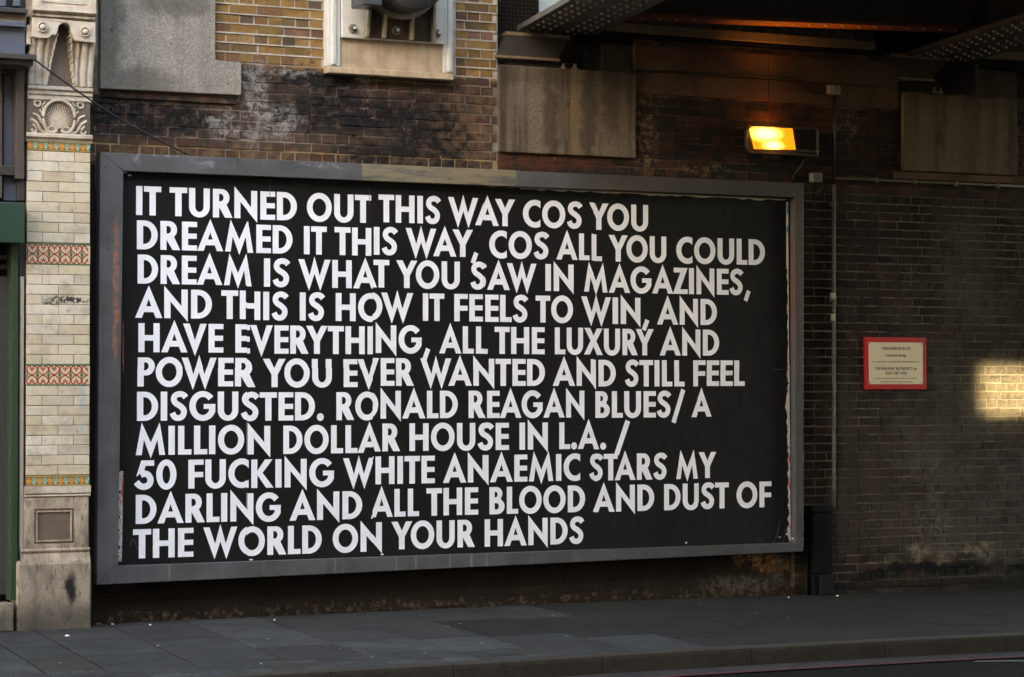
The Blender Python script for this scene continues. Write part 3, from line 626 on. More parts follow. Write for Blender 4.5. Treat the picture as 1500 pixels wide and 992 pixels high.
# glyphs: heavy geometric capitals, cap height 1
def arc(cx, cy, rx, ry, a0, a1, n=20): return [(cx+rx*math.cos(rad(a0+(a1-a0)*i/n)), cy+ry*math.sin(rad(a0+(a1-a0)*i/n))) for i in range(n+1)]
def rect(a, b, c, d): return [(a, b), (c, b), (c, d), (a, d)]
def cr(P, n=7):
    o = []; P = [P[0]]+P+[P[-1]]
    for i in range(1, len(P)-2):
        for k in range(n):
            t_ = k/n; a, b, c, d = P[i-1], P[i], P[i+1], P[i+2]
            o.append(tuple(.5*(2*b[j]+(c[j]-a[j])*t_+(2*a[j]-5*b[j]+4*c[j]-d[j])*t_*t_+(3*b[j]-a[j]-3*c[j]+d[j])*t_**3) for j in (0, 1)))
    o.append(P[-1]); return o
def thick(P, w0, n=7):
    p = cr(P, n); L = []; Rr = []
    for i, q in enumerate(p):
        a, b = p[max(i-1, 0)], p[min(i+1, len(p)-1)]; dx, dy = b[0]-a[0], b[1]-a[1]; l = math.hypot(dx, dy)
        L.append((q[0]-dy/l*w0/2, q[1]+dx/l*w0/2)); Rr.append((q[0]+dy/l*w0/2, q[1]-dx/l*w0/2))
    return L+Rr[::-1]
st_ = .215; B3 = .18
GL = {
'I': (.22, [(rect(0, 0, .22, 1), [])]),
'T': (.61, [([(0, 1), (0, .81), (.195, .81), (.195, 0), (.415, 0), (.415, .81), (.61, .81), (.61, 1)], [])]),
'E': (.53, [([(0, 0), (.53, 0), (.53, .18), (.215, .18), (.215, .41), (.52, .41), (.52, .59), (.215, .59), (.215, .82), (.53, .82), (.53, 1), (0, 1)], [])]),
'F': (.53, [([(0, 0), (.215, 0), (.215, .39), (.52, .39), (.52, .57), (.215, .57), (.215, .82), (.53, .82), (.53, 1), (0, 1)], [])]),
'L': (.46, [([(0, 0), (.46, 0), (.46, .18), (.215, .18), (.215, 1), (0, 1)], [])]),
'H': (.74, [([(0, 0), (.215, 0), (.215, .40), (.525, .40), (.525, 0), (.74, 0), (.74, 1), (.525, 1), (.525, .59), (.215, .59), (.215, 1), (0, 1)], [])]),
'N': (.80, [([(0, 0), (.215, 0), (.215, .58), (.80, -.12), (.80, 1), (.585, 1), (.585, .42), (0, 1.12)], [])]),
'M': (1.0, [([(0, 0), (.20, 0), (.275, .53), (.51, -.11), (.735, .53), (.80, 0), (1.0, 0), (.81, 1.12), (.508, .43), (.20, 1.12)], [])]),
'W': (1.21, [([(0, 1), (.22, 1), (.42, .42), (.605, 1.1), (.80, .42), (.99, 1), (1.21, 1), (.82, -.12), (.607, .50), (.40, -.12)], [])]),
'V': (.84, [([(0, 1), (.23, 1), (.42, .42), (.61, 1), (.84, 1), (.42, -.12)], [])]),
'A': (.92, [([(0, 0), (.225, 0), (.30, .20), (.62, .20), (.695, 0), (.92, 0), (.46, 1.12)], [[(.46, .655), (.375, .40), (.545, .40)]])]),
'Y': (.82, [([(0, 1), (.245, 1), (.41, .67), (.575, 1), (.82, 1), (.52, .44), (.52, 0), (.30, 0), (.30, .44)], [])]),
'X': (.82, [([(0, 1), (.255, 1), (.41, .71), (.565, 1), (.82, 1), (.54, .52), (.83, 0), (.57, 0), (.41, .31), (.25, 0), (-.01, 0), (.28, .52)], [])]),
'Z': (.63, [([(.02, 1), (.63, 1), (.30, .18), (.63, .18), (.63, 0), (-.02, 0), (.31, .82), (.02, .82)], [])]),
'K': (.80, [([(0, 0), (.215, 0), (.215, .46), (.53, 0), (.80, 0), (.40, .53), (.76, 1), (.49, 1), (.215, .60), (.215, 1), (0, 1)], [])]),
'O': (.92, [(arc(.46, .5, .46, .52, 0, 360, 48)[:-1], [arc(.46, .5, .25, .315, 0, 360, 40)[:-1]])]),
'0': (.70, [(arc(.35, .5, .35, .52, 0, 360, 40)[:-1], [arc(.35, .5, .135, .315, 0, 360, 32)[:-1]])]),
'C': (.69, [(arc(.48, .5, .48, .52, 64, 296, 36)+arc(.48, .5, .265, .315, 320, 40, 30), [])]),
'G': (.90, [(arc(.47, .5, .47, .52, 40, 338, 44)+[(.90, .40), (.91, .57), (.50, .57), (.50, .40), (.68, .40)]+arc(.47, .5, .25, .315, -28, -322, 34), [])]),
'D': (.72, [([(0, 0), (0, 1)]+arc(.25, .5, .47, .5, 90, -90, 30), [[(.215, .19), (.215, .81)]+arc(.26, .5, .245, .31, 90, -90, 24)])]),
'P': (.58, [([(0, 0), (0, 1)]+arc(.30, .69, .28, .31, 90, -90, 20)+[(.215, .38), (.215, 0)], [[(.215, .56), (.215, .83)]+arc(.27, .695, .10, .135, 90, -90, 14)])]),
'R': (.69, [([(0, 0), (0, 1)]+arc(.30, .70, .28, .30, 90, -52, 20)+[(.69, 0), (.425, 0), (.215, .36), (.215, 0)], [[(.215, .57), (.215, .83)]+arc(.27, .70, .10, .13, 90, -90, 14)])]),
'B': (.61, [([(0, 0), (0, 1)]+arc(.27, .755, .25, .245, 90, -38, 16)+arc(.31, .285, .30, .285, 58, -90, 20), [[(.21, .62), (.21, .83)]+arc(.25, .725, .075, .105, 90, -90, 10), [(.21, .175), (.21, .41)]+arc(.28, .2925, .10, .1175, 90, -90, 12)])]),
'U': (.72, [([(0, 1), (.215, 1), (.215, .37)]+arc(.36, .36, .145, .19, 180, 360, 16)+[(.505, 1), (.72, 1), (.72, .34)]+arc(.36, .35, .36, .37, 0, -180, 28), [])]),
'S': (.60, [(thick([(.55, .80), (.47, .885), (.335, .92), (.19, .865), (.135, .73), (.20, .605), (.34, .515), (.455, .405), (.485, .275), (.42, .135), (.285, .085), (.155, .135), (.09, .265)], .2), [])]),
'5': (.70, [([(.26, 1), (.70, 1), (.70, .81), (.405, .81), (.345, .60), (.20, .53), (.085, .44)], []), (thick([(.24, .50), (.36, .545), (.50, .49), (.575, .33), (.52, .165), (.36, .09), (.20, .14), (.09, .26)], .215), [])]),
',': (.31, [([(.15, .20), (.31, .13), (.16, -.26), (0, -.19)], [])]),
'.': (.25, [(arc(.125, .115, .125, .135, 0, 360, 20)[:-1], [])]),
'/': (.60, [([(0, -.17), (.17, -.24), (.60, 1.02), (.43, 1.10)], [])]),
}
LSB = {c: .055 for c in 'IEFLHNMDPRBUK'}; LSB.update({c: .035 for c in 'OCGS05.'}); LSB.update({c: .0 for c in 'TWVAYXZ,/'})
RSB = {c: .055 for c in 'IHNMU'}; RSB.update({c: .035 for c in 'OGS0DPBC5.'}); RSB.update({c: .005 for c in 'TWVAYXZ,/ELFKR'})
KERN = {'WA': -.13, 'AW': -.13, 'AY': -.16, 'AV': -.16, 'YO': -.10, 'LL': .03, 'AT': -.14, 'TA': -.14, 'RY': -.1, 'LU': .0, 'AG': -.03, 'Y,': -.1, 'N,': 0, 'PO': -.03, 'OW': -.08, 'OV': -.05, 'AS': -.0, 'L.': .0}
Z1, DZ, CAPH = 2.67256, .263064, .2228
a_, b_, c_ = 180, 500, 820
TEXT = [
 [('IT', 92, a_, 262, a_), ('TURNED', 318, a_, 1178, a_), ('OUT', 1245, a_, 203, b_), ('THIS', 255, b_, 673, b_), ('WAY', 725, b_, 1173, b_), ('COS', 1226, b_, 148, c_), ('YOU', 197, c_, 597, c_)],
 [('DREAMED', 97, a_, 1148, a_), ('IT', 1225, a_, 1380, a_), ('THIS', 1432, a_, 382, b_), ('WAY,', 438, b_, 930, b_), ('COS', 998, b_, 1400, b_), ('ALL', 1452, b_, 285, c_), ('YOU', 330, c_, 720, c_), ('COULD', 787, c_, 1388, c_)],
 [('DREAM', 102, a_, 872, a_), ('IS', 955, a_, 1128, a_), ('WHAT', 1187, a_, 328, b_), ('YOU', 375, b_, 805, b_), ('SAW', 877, b_, 1318, b_), ('IN', 1378, b_, 92, c_), ('MAGAZINES,', 163, c_, 1290, c_)],
 [('AND', 85, a_, 605, a_), ('THIS', 668, a_, 1117, a_), ('IS', 1197, a_, 1363, a_), ('HOW', 1440, a_, 490, b_), ('IT', 555, b_, 700, b_), ('FEELS', 767, b_, 1258, b_), ('TO', 1312, b_, 88, c_), ('WIN,', 143, c_, 605, c_), ('AND', 657, c_, 1063, c_)],
 [('HAVE', 107, a_, 682, a_), ('EVERYTHING,', 763, a_, 605, b_), ('ALL', 665, b_, 988, b_), ('THE', 1035, b_, 1373, b_), ('LUXURY', 1442, b_, 635, c_), ('AND', 675, c_, 1078, c_)],
 [('POWER', 103, a_, 895, a_), ('YOU', 947, a_, 1412, a_), ('EVER', 15, b_, 493, b_), ('WANTED', 537, b_, 1375, b_), ('AND', 1428, b_, 378, c_), ('STILL', 440, c_, 843, c_), ('FEEL', 902, c_, 1252, c_)],
 [('DISGUSTED.', 100, a_, 1357, a_), ('RONALD', 1442, a_, 790, b_), ('REAGAN', 863, b_, 165, c_), ('BLUES/', 240, c_, 848, c_), ('A', 890, c_, 1028, c_)],
 [('MILLION', 92, a_, 995, a_), ('DOLLAR', 1083, a_, 400, b_), ('HOUSE', 463, b_, 1132, b_), ('IN', 1203, b_, 1395, b_), ('L.A.', 1472, b_, 312, c_), ('/', 368, c_, 475, c_)],
 [('50', 78, a_, 367, a_), ('FUCKING', 447, a_, 1425, a_), ('WHITE', 1487, a_, 635, b_), ('ANAEMIC', 690, b_, 137, c_), ('STARS', 198, c_, 723, c_), ('MY', 787, c_, 1060, c_)],
 [('DARLING', 92, a_, 1065, a_), ('AND', 1125, a_, 140, b_), ('ALL', 198, b_, 528, b_), ('THE', 578, b_, 928, b_), ('BLOOD', 1000, b_, 170, c_), ('AND', 223, c_, 638, c_), ('DUST', 705, c_, 1145, c_), ('OF', 1197, c_, 1433, c_)],
 [('THE', 73, a_, 482, a_), ('WORLD', 548, a_, 1343, a_), ('ON', 1417, a_, 277, b_), ('YOUR', 340, b_, 905, b_), ('HANDS', 968, b_, 160, c_)],
]
SX = [-.02, 1.014, 2.072, 3.065, 4.077, 5.09, 6.03]; SZ = 1.494
txt = bmesh.new(); cnt = 0
for li, words in enumerate(TEXT):
    zb_ = Z1-DZ*li
    for word, x0, o0, x1, o1 in words:
        py = 313+50*li
        X0, X1 = wx(o0+x0/4.615, py, 0), wx(o1+x1/4.615, py, 0)
        pos = []; x = 0; lo, hi = 1e9, -1e9
        for k, ch in enumerate(word):
            if k: x += RSB[word[k-1]]+LSB[ch]+KERN.get(word[k-1]+ch, 0)
            pos.append(x); hi = max(hi, x+GL[ch][0]); x += GL[ch][0]
        kx_ = (X1-X0)/hi
        for p0, ch in zip(pos, word):
            for qi, (outl, holes) in enumerate(GL[ch][1]):
                cnt += 1; yy = -.0012-.0001*(cnt % 5)
                loops = [outl]+holes; fl = [v for L in loops for v in L]
                vs = [txt.verts.new((X0+(p0+u)*kx_, yy, zb_+v*CAPH)) for u, v in fl]
                for a, b, c in tessellate_polygon([[Vector((u, v, 0)) for u, v in L] for L in loops]):
                    try: txt.faces.new((vs[a], vs[b], vs[c]))
                    except ValueError: pass
rs = random.Random(4)
for r in range(2):
    for c in range(6):
        xa_, xb2 = SX[c], SX[c+1]; za, zb2 = (SZ, 3.02) if r == 0 else (-.02, SZ)
        y = .004-.0012*(c % 2)-.0006*r
        o = G().box(xa_-.006*(c > 0), xb2, y, y+.003, za, zb2+.008*(r == 1)).out('poster_sheet', 'paper', bb)
        sh = txt.copy()
        dx = (-.005 if (r == 1 and c == 0) else .002 if (r == 1 and c == 1) else rs.uniform(-.004, .004)); dz = {0: .0, 1: -.006, 2: .004}.get(c, rs.uniform(-.004, .004))
        for co, no in (((xa_-.006*(c > 0)-dx, 0, 0), (-1, 0, 0)), ((xb2-dx, 0, 0), (1, 0, 0)), ((0, 0, za-dz), (0, 0, -1)), ((0, 0, zb2+.008*(r == 1)-dz), (0, 0, 1))):
            bmesh.ops.bisect_plane(sh, geom=sh.verts[:]+sh.edges[:]+sh.faces[:], plane_co=co, plane_no=no, clear_outer=True, dist=1e-6)
        for v in sh.verts: v.co.x += dx; v.co.z += dz; v.co.y += y+.0008
        me = bpy.data.meshes.new('lettering'); sh.to_mesh(me); sh.free(); me.materials.append(M['letter'])
        link(bpy.data.objects.new('lettering', me), o).location = -wloc(o)
txt.free()

for pts in (((1131, 797), (1137, 788), (1141, 774), (1142, 764)), ((1146, 797), (1150, 785), (1152, 774)), ((1122, 796), (1112, 790), (1108, 782)), ((1133, 541), (1142, 541.5), (1152, 541)), ((191, 800), (195, 790), (202, 806)), ((395, 290), (396, 270), (396, 262)), ((541, 300), (541.5, 285), (541, 276))):
    q = [W(a, b, 0) for a, b in pts]
    G().tube([(a, .0035, b) for a, b in cr([(p.x, p.z) for p in q], 5)], .0028, 5).out('paper_crease', 'crease', bb)
for a, b in ((153, 245), (158, 365), (157, 420), (356, 246), (660, 262), (910, 270), (1169, 340), (300, 838), (1040, 806), (158, 640)): c = W(a, b, YFR); G().lathe(c, (0, -1, 0), [(-.002, .006), (.0015, .006), (.002, .004)], 8).out('frame_screw', 'black', bb)
# ------------------------------------------------------------------ GLAZED PILASTER
pl = thing('tiled_pilaster', 'cream glazed brick pilaster with coloured tile bands and a carved terracotta bracket top', 'pilaster', (-.55, -.1, -.45))
YP = -.15; X0p, X1p = wx(39, 400, YP), wx(132, 400, YP); Wp = X1p-X0p
def z5(py): return wz(85, py, YP)
G().box(X0p+.003, X1p-.003, YP+.003, .125, -.4, 6.2).out('pier_core', 'glazejoint', pl)
def glz(a, b, z0, z1):
    g = G(); g.box(-.5, .5, 0, .02, -.5, .5, b=.0)
    o = bpy.data.objects.new('glazed_brick', gb_me); o.location = Vector(((a+b)/2, YP+random.uniform(-.001, .001), (z0+z1)/2))-pl.location; o.parent = pl
    o.scale = (b-a-.0035, 1, z1-z0-.0035); COL.objects.link(o)
gg = G().box(-.5, .5, 0, .02, -.5, .5)
gb_me = bpy.data.meshes.new('glazed_brick'); gg = G(); gg.box(-.5, .5, 0, .02, -.5, .5)
Vb = [(-.5, .02, -.5), (.5, .02, -.5), (.5, .02, .5), (-.5, .02, .5), (-.5, .003, -.5), (.5, .003, -.5), (.5, .003, .5), (-.5, .003, .5), (-.488, 0, -.46), (.488, 0, -.46), (.488, 0, .46), (-.488, 0, .46)]
gb_me.from_pydata(Vb, [], [(3, 2, 1, 0), (8, 9, 10, 11)]+[(L+a, L+(a+1) % 4, L+4+(a+1) % 4, L+4+a) for L in (0, 4) for a in range(4)]); gb_me.materials.append(M['glazed'])
bands = [(222, 356, 9, 0), (388, 534, 10, 1), (565, 696, 9, 1)]
for p0, p1, n, ph in bands:
    for i in range(n):
        zt, zl = z5(p0)+(z5(p1)-z5(p0))*i/n, z5(p0)+(z5(p1)-z5(p0))*(i+1)/n
        cuts = [0, .5, 1] if (i+ph) % 2 else [0, .245, .745, 1]
        for a, b in zip(cuts, cuts[1:]): glz(X0p+a*Wp, X0p+b*Wp, zl, zt)
def heartband(py0, py1):
    z0, z1 = z5(py1), z5(py0); n = 6; h = z1-z0
    w_ = Wp/5.75; x = X0p; k = 0
    G().box(X0p, X1p, YP-.001, YP+.02, z1-.010, z1-.001).out('green_border', 'tile_green', pl); G().box(X0p, X1p, YP-.001, YP+.02, z0+.001, z0+.009).out('green_border', 'tile_green', pl)
    while x < X1p-.01:
        e_ = min(x+w_, X1p); o = G().box(x+.0008, e_-.0008, YP, YP+.02, z0+.010, z1-.011).out('patterned_tile', 'tile_cream', pl)
        gr, gn = G(), G(); m = x+w_/2; zm = (z0+z1)/2; hh = h/2-.012
        for sx in (-1, 1):
            for sz in (-1, 1):
                P = [(0.04, .02), (.22, .16), (.42, .42), (.47, .70), (.36, .93), (.18, .95), (.10, .78), (.2, .66)]
                pts = thick([(m+sx*a*w_*1.0, zm+sz*b*hh) for a, b in P], .0085, 5)
                if max(q[0] for q in pts) <= e_+.004: gr.flat([(min(q[0], e_), q[1]) for q in pts], YP-.0012)
        gr.flat([(m+.006*math.cos(a*math.pi/2), zm+.012*math.sin(a*math.pi/2)) for a in range(4)], YP-.0011)
        for sz in (-1, 1):
            if m+.01 < e_: gr.flat([(m, zm+sz*hh*.35), (m+.008, zm+sz*hh*.6), (m, zm+sz*hh*.82), (m-.008, zm+sz*hh*.6)], YP-.0011)
        for cx in (x, x+w_):
            q = [(cx+dx, zm+dz) for dx, dz in ((0, .030), (.014, 0), (0, -.030), (-.014, 0))]; q = [(min(max(a, x), e_), b) for a, b in q]
            gn.flat(q, YP-.0009)
        gr.out('red_scroll', 'tile_red', o); gn.out('green_diamond', 'tile_green', o)
        x += w_; k += 1
heartband(357, 388); heartband(534, 565)
def palmband(py0, py1):
    z0, z1 = z5(py1), z5(py0); h = z1-z0; w_ = Wp/6; x = X0p
    G().box(X0p, X1p, YP-.001, YP+.02, z1-.007, z1).out('ochre_border', 'tile_ochre', pl); G().box(X0p, X1p, YP-.001, YP+.02, z0, z0+.006).out('ochre_border', 'tile_ochre', pl)
    for i in range(6):
        o = G().box(x+.0006, x+w_-.0006, YP, YP+.02, z0+.0065, z1-.0075).out('patterned_tile', 'tile_green', pl)
        m = x+w_*.28; zz = (z0+z1)/2-.003
        g = G(); g.flat(arc(m, zz, w_*.27, h*.36, 0, 360, 14)[:-1], YP-.0008); g.out('orange_motif', 'tile_orange', o)
        g = G(); g.flat(arc(m, zz, w_*.13, h*.2, 0, 360, 10)[:-1], YP-.0014); g.out('ochre_motif', 'tile_ochre', o)
        m2 = x+w_*.76; g = G()
        for an in (-38, -13, 13, 38):
            s_, c2 = math.sin(rad(an)), math.cos(rad(an)); b0 = (m2, z0+.008); t0 = (min(m2+s_*h*.6, X1p-.005), z0+.008+c2*h*.72)
            g.flat([(b0[0]-.002, b0[1]), (b0[0]+.002, b0[1]), (t0[0]+.004, t0[1]), (t0[0]-.004, t0[1])], YP-.0008-.0001*an/38)
        g.out('mint_motif', 'tile_mint', o); x += w_
palmband(208, 221); palmband(697, 711)
# pedestal below
def moulding(x0, x1, prof, mat, name, parent=pl, lw=0):
    # prof: list (y front, z) from top to bottom; returns to back at .12
    V = []; n = len(prof)
    for x in (x0, x1):
        for y, z in prof: V.append((x, y, z))
        V.append((x, .12, prof[-1][1])); V.append((x, .12, prof[0][1]))
    m = n+2
    return mesh(name, V, [tuple(range(m)), tuple(range(2*m-1, m-1, -1))]+[(i, i+m, (i+1) % m+m, (i+1) % m) for i in range(m)], mat, parent)
zc_, zd = z5(712), z5(728)
moulding(X0p-.01, X1p+.005, [(YP-.02, zc_), (YP-.02, zd+.03), (YP-.008, zd+.02), (YP-.014, zd+.008), (YP-.002, zd)], 'terra', 'capstone')
xa2, xb3 = wx(35, 770, YP), wx(129, 770, YP)
zt, zb4 = zd-.001, z5(803)
pan = (wx(50, 770, YP), wx(108, 770, YP), z5(796), z5(745))
g = G(); g.prism([(xa2, zb4), (xb3, zb4), (xb3, zt), (xa2, zt)], YP-.004, .12, [[(pan[0], pan[2]), (pan[0], pan[3]), (pan[1], pan[3]), (pan[1], pan[2])]]); g.out('pedestal', 'terra2', pl)
for k, (d, y) in enumerate(((.0, YP+.004), (.014, YP-.006), (.028, YP+.006))):
    a, b, c, d2 = pan[0]+d, pan[1]-d, pan[2]+d, pan[3]-d
    g = G(); g.prism([(a, c), (b, c), (b, d2), (a, d2)], y, .0, [[(a+.012, c+.012), (a+.012, d2-.012), (b-.012, d2-.012), (b-.012, c+.012)]]); g.out('panel_moulding', 'terra2', pl)
G().box(pan[0], pan[1], YP+.014, .05, pan[2], pan[3]).out('recessed_panel', 'terra2', pl)
moulding(wx(30, 808, YP), wx(131, 808, YP), [(YP-.004, zb4), (YP-.016, zb4-.012), (YP-.014, zb4-.022), (YP-.004, zb4-.034), (YP-.03, z5(822))], 'terra2', 'base_moulding')
o = moulding(wx(25, 870, -.19), wx(134, 870, -.19), [(-.175, z5(820)), (-.192, z5(820)-.03), (-.195, gz(-.5)-.02)], 'plinth', 'plinth_block'); m = o.modifiers.new('bevel', 'BEVEL'); m.width = .02; m.segments = 3
# carved shell panel
z0, z1 = z5(202), z5(148)
moulding(X0p-.01, X1p+.01, [(YP-.012, z5(196)), (YP-.03, z5(198)), (YP-.03, z5(202)), (YP-.012, z5(205)), (YP-.004, z5(208.5))], 'terra', 'ledge_moulding')
G().box(X0p, X1p, YP+.012, .1, z5(197), z5(146)).out('shell_field', 'terra2', pl)
sc_x = (X0p+X1p)/2; zc2 = wz(87, 172, YP)
sp = thing_ = G()
heart = []
for i in range(33):
    a = rad(-250+320*i/32-0); heart.append((sc_x+.105*math.sin(a*1)*1.0, zc2+.010+.115*math.cos(a)))
P = [(-.015, -.10), (-.05, -.118), (-.095, -.095), (-.122, -.02), (-.105, .065), (-.055, .115), (0, .128), (.055, .115), (.105, .065), (.122, -.02), (.095, -.095), (.05, -.118), (.015, -.10)]
pts = [(sc_x+a, YP-.004, zc2+b) for a, b in cr(P, 4)]
shell = G().tube(pts, .013, 8).out('shell_rim', 'terra', pl, smooth=True)
g = G(); nf = 26
V = [(sc_x, YP-.012, zc2-.085)]; Fc = []
ring = [(a*.93, b*.93) for a, b in cr(P, 6)]
for j in range(1, 6):
    for i, (a, b) in enumerate(ring):
        t_ = j/5; V.append((sc_x+a*t_, YP+.010-.012*math.cos(t_*1.4)+(.005 if i % 2 else -.005)*t_, zc2-.085+(b+.085)*t_))
n = len(ring)
for i in range(n-1):
    Fc.append((0, 1+i, 2+i))
    for j in range(4): Fc.append((1+j*n+i, 1+(j+1)*n+i, 2+(j+1)*n+i, 2+j*n+i))
mesh('shell_fan', V, Fc, 'terra', shell)
g = G()
for sx in (-1, 1):
    for Q, r in (([(.02, -.10), (.05, -.07), (.085, -.09), (.07, -.12), (.035, -.115)], .009), ([(.215, -.02), (.17, -.05), (.14, -.10), (.11, -.115), (.05, -.125)], .012), ([(.2, .02), (.155, .0), (.13, -.05), (.125, .02), (.15, .05)], .010),
                 ([(.14, .10), (.155, .075), (.185, .085), (.18, .115), (.15, .115), (.14, .10)], .010), ([(.20, -.06), (.17, -.09), (.18, -.12), (.205, -.115), (.2, -.095)], .010), ([(.10, .115), (.125, .085), (.12, .05)], .008)):
        g.tube([(sc_x+sx*a, YP+.004, zc2+b) for a, b in cr(Q, 4)], r, 7)
g.out('scroll_carving', 'terra', pl, smooth=True)
moulding(X0p, X1p+.01, [(YP-.025, z5(127)), (YP-.03, z5(132)), (YP-.012, z5(134)), (YP-.018, z5(139)), (YP-.006, z5(141)), (YP-.012, z5(147)), (YP, z5(149))], 'terra', 'necking_moulding')
# fluted console with keyhole niche
zlo, zhi = z5(126), wz(90, 50, -.26); NXc, NZc = 72, 26
def cons(u, v):                            # u across 0..1, v up 0..1
    d = .01+.10*(v**1.7)                   # forward swing of the console
    fl = 0
    for c, wd, dp in ((.05, .05, .022), (.155, .055, .026), (.265, .035, .02), (.735, .035, .02), (.845, .055, .026), (.95, .05, .022)):
        q = (u-c)/wd
        if abs(q) < 1: fl += dp*math.sqrt(1-q*q)
    half = .20-.11*v
    if abs(u-.5) < half: return YP+.03-.02*v
    if abs(u-.5) < half+.03: return YP-d-.022
    return YP-d-fl
V = []; Fc = []
for j in range(NZc+1):
    v = j/NZc
    for i in range(NXc+1):
        u = i/NXc; flare = 0.
        V.append((X0p-flare+(X1p+.012-X0p+2*flare)*u, cons(u, v), zlo+(zhi-zlo)*v))
for j in range(NZc):
    for i in range(NXc): a = j*(NXc+1)+i; Fc.append((a, a+1, a+NXc+2, a+NXc+1))
nb = len(V)
for j in range(NZc+1):
    a = V[j*(NXc+1)]; b = V[j*(NXc+1)+NXc]; V += [(a[0], .1, a[2]), (b[0], .1, b[2])]
for j in range(NZc):
    Fc.append((j*(NXc+1), (j+1)*(NXc+1), nb+2*j+2, nb+2*j)); Fc.append((j*(NXc+1)+NXc, nb+2*j+1, nb+2*j+3, (j+1)*(NXc+1)+NXc))
mesh('fluted_console', V, Fc, 'terra', pl)
YK = -.29
def k3(a, b): p = W(a, b, YK); return (p.x, p.z)
key = [k3(71, 56), k3(75, 52), k3(78, 50), k3(80, 52), k3(83, 50), k3(85, 44)]+[k3(94.5+9.5*math.cos(rad(a)), 43-9.5*math.sin(rad(a))) for a in range(172, -1, -14)]+[k3(105, 46), k3(108, 57), k3(111, 60)]
blk = [k3(47, 25), k3(47, 54), k3(60, 56)]+key+[k3(140, 63), k3(140, 33)]
g = G(); g.prism(blk, YK, YK+.10); o = g.out('bracket_block', 'terra', pl); m = o.modifiers.new('bevel', 'BEVEL'); m.width = .006; m.segments = 2
G().box(k3(41, 40)[0], k3(46.5, 40)[0], YK+.03, YK+.16, k3(44, 64)[1], k3(44, 36)[1]).out('side_volute', 'terra', pl)
for a, b in ((62, 40), (124, 47)):
    c = W(a, b, YK); g = G(); g.lathe(c, (0, -1, 0), [(0, .040), (.014, .040), (.018, .033), (.002, .027), (.002, .021), (.022, .020), (.034, .013), (.037, .004)], 20); g.out('boss', 'terra', pl, smooth=True)
def k2(a, b, y=-.31): p = W(a, b, y); return (p.x, p.z)
zA, zB = k2(90, 27)[1], k2(90, 16)[1]
moulding(k2(48, 22)[0], k2(139, 26)[0], [(-.31, zB+.0), (-.325, zB-.006), (-.31, zB-.02), (-.295, zB-.028), (-.30, zB-.045), (-.28, zA)], 'terra2', 'bracket_cornice')
g = G(); xl, xr = k2(50, 5)[0], k2(141, 5)[0]; pz = k2(90, 9)[1]
g.prism([(xl, zB), (xr, zB), (xr, 6.3), (xl, 6.3)], -.31, .1, [[(xl+.05, pz), (xl+.05, 6.25), (xr-.05, 6.25), (xr-.05, pz)]]); g.out('upper_block', 'terra', pl)
G().box(xl+.05, xr-.05, -.29, -.05, pz, 6.25).out('upper_panel', 'terra', pl)
G().box(xl+.075, xr-.075, -.297, -.25, pz+.025, 6.2).out('upper_panel_field', 'terra', pl)
G().box(k2(41, 5)[0], xl-.001, -.24, .1, zB-.05, 6.3).out('return_block', 'terra2', pl)

# ------------------------------------------------------------------ SHOPFRONT at the far left
sh = thing('shopfront', 'old shopfront edge with green fascia, brown post and slate blue panels beside the pilaster', 'shopfront', (-1.6, -.1, -.45))
def sb(name, px0, px1, py0, py1, y0, y1, mat, xl=None, b=.005, **k):
    a, c = W(px0, py1, y0), W(px1, py0, y0); x0 = -5 if xl is None else xl
    return stone(a.x if px0 > -1 else x0, c.x, y0, y1, a.z, c.z, mat, sh, name, b=b, **k)
G().box(-5, X0p-.005, .0, .1, -.45, 6.3).out('dark_backing', 'void', sh)
sb('fascia_board', -9, 36, 297, 355, -.30, 0, 'green', label='green painted fascia box')
sb('green_post', 15, 27, 356, 880, -.16, -.02, 'greenpost'); sb('cream_board', 28.5, 35.5, 405, 812, -.13, -.02, 'cream')
sb('dark_jamb', 28, 37, 356, 404, -.12, -.02, 'darkpaint'); sb('lower_jamb', 27.5, 34, 813, 905, -.1, -.02, 'void')
sb('door_rail', -9, 14.5, 374, 380, -.07, -.02, 'darkpaint'); sb('door_rail', -9, 14.5, 388, 394, -.07, -.02, 'darkpaint')
sb('shutter_panel', -9, 14.5, 405, 872, -.05, -.01, 'iron'); sb('stone_step', -9, 20, 884, 926, -.2, 0, 'plinth')
sb('brown_post', 23, 36, 98, 262, -.18, 0, 'brownpost'); sb('window_frame', -9, 4, 98, 290, -.15, 0, 'brownpost')
sb('window_pane', 5, 20, 110, 242, -.10, -.06, 'bluepanel'); sb('window_head', 4.3, 22.7, 99, 109, -.14, 0, 'darkpaint'); sb('window_stile', 19.8, 22.7, 110, 242, -.13, 0, 'darkpaint')
sb('window_sill', -9, 36, 243, 256, -.16, 0, 'darkpaint'); sb('lower_pane', 5, 24, 258, 294, -.09, -.03, 'bluepanel'); sb('lower_jamb', 25, 36, 263, 294, -.13, 0, 'darkpaint')
sb('cornice', -9, 54, 80, 84.5, -.44, 0, 'darkpaint'); sb('cornice', -9, 49, 85, 93, -.40, 0, 'darkpaint'); sb('cornice', -9, 40, 93.5, 98, -.30, 0, 'brownpost')
sb('sign_panel', -9, 37, 38, 78, -.25, 0, 'bluepanel'); sb('panel_rail', -9, 38, 32, 37, -.30, 0, 'bluepanel'); sb('panel_rail', -9, 39, 17, 31, -.26, 0, 'ledge'); sb('upper_rail', -9, 41, 13, 16.5, -.32, 0, 'darkpaint')
sb('upper_backing', -9, 41, -30, 12.5, -.22, 0, 'darkpaint', b=.002); 
for a, b in ((-1, 9), (20, 30)): sb('dentil', a+.1, b, -30, 9, -.30, -.225, 'bluepanel')

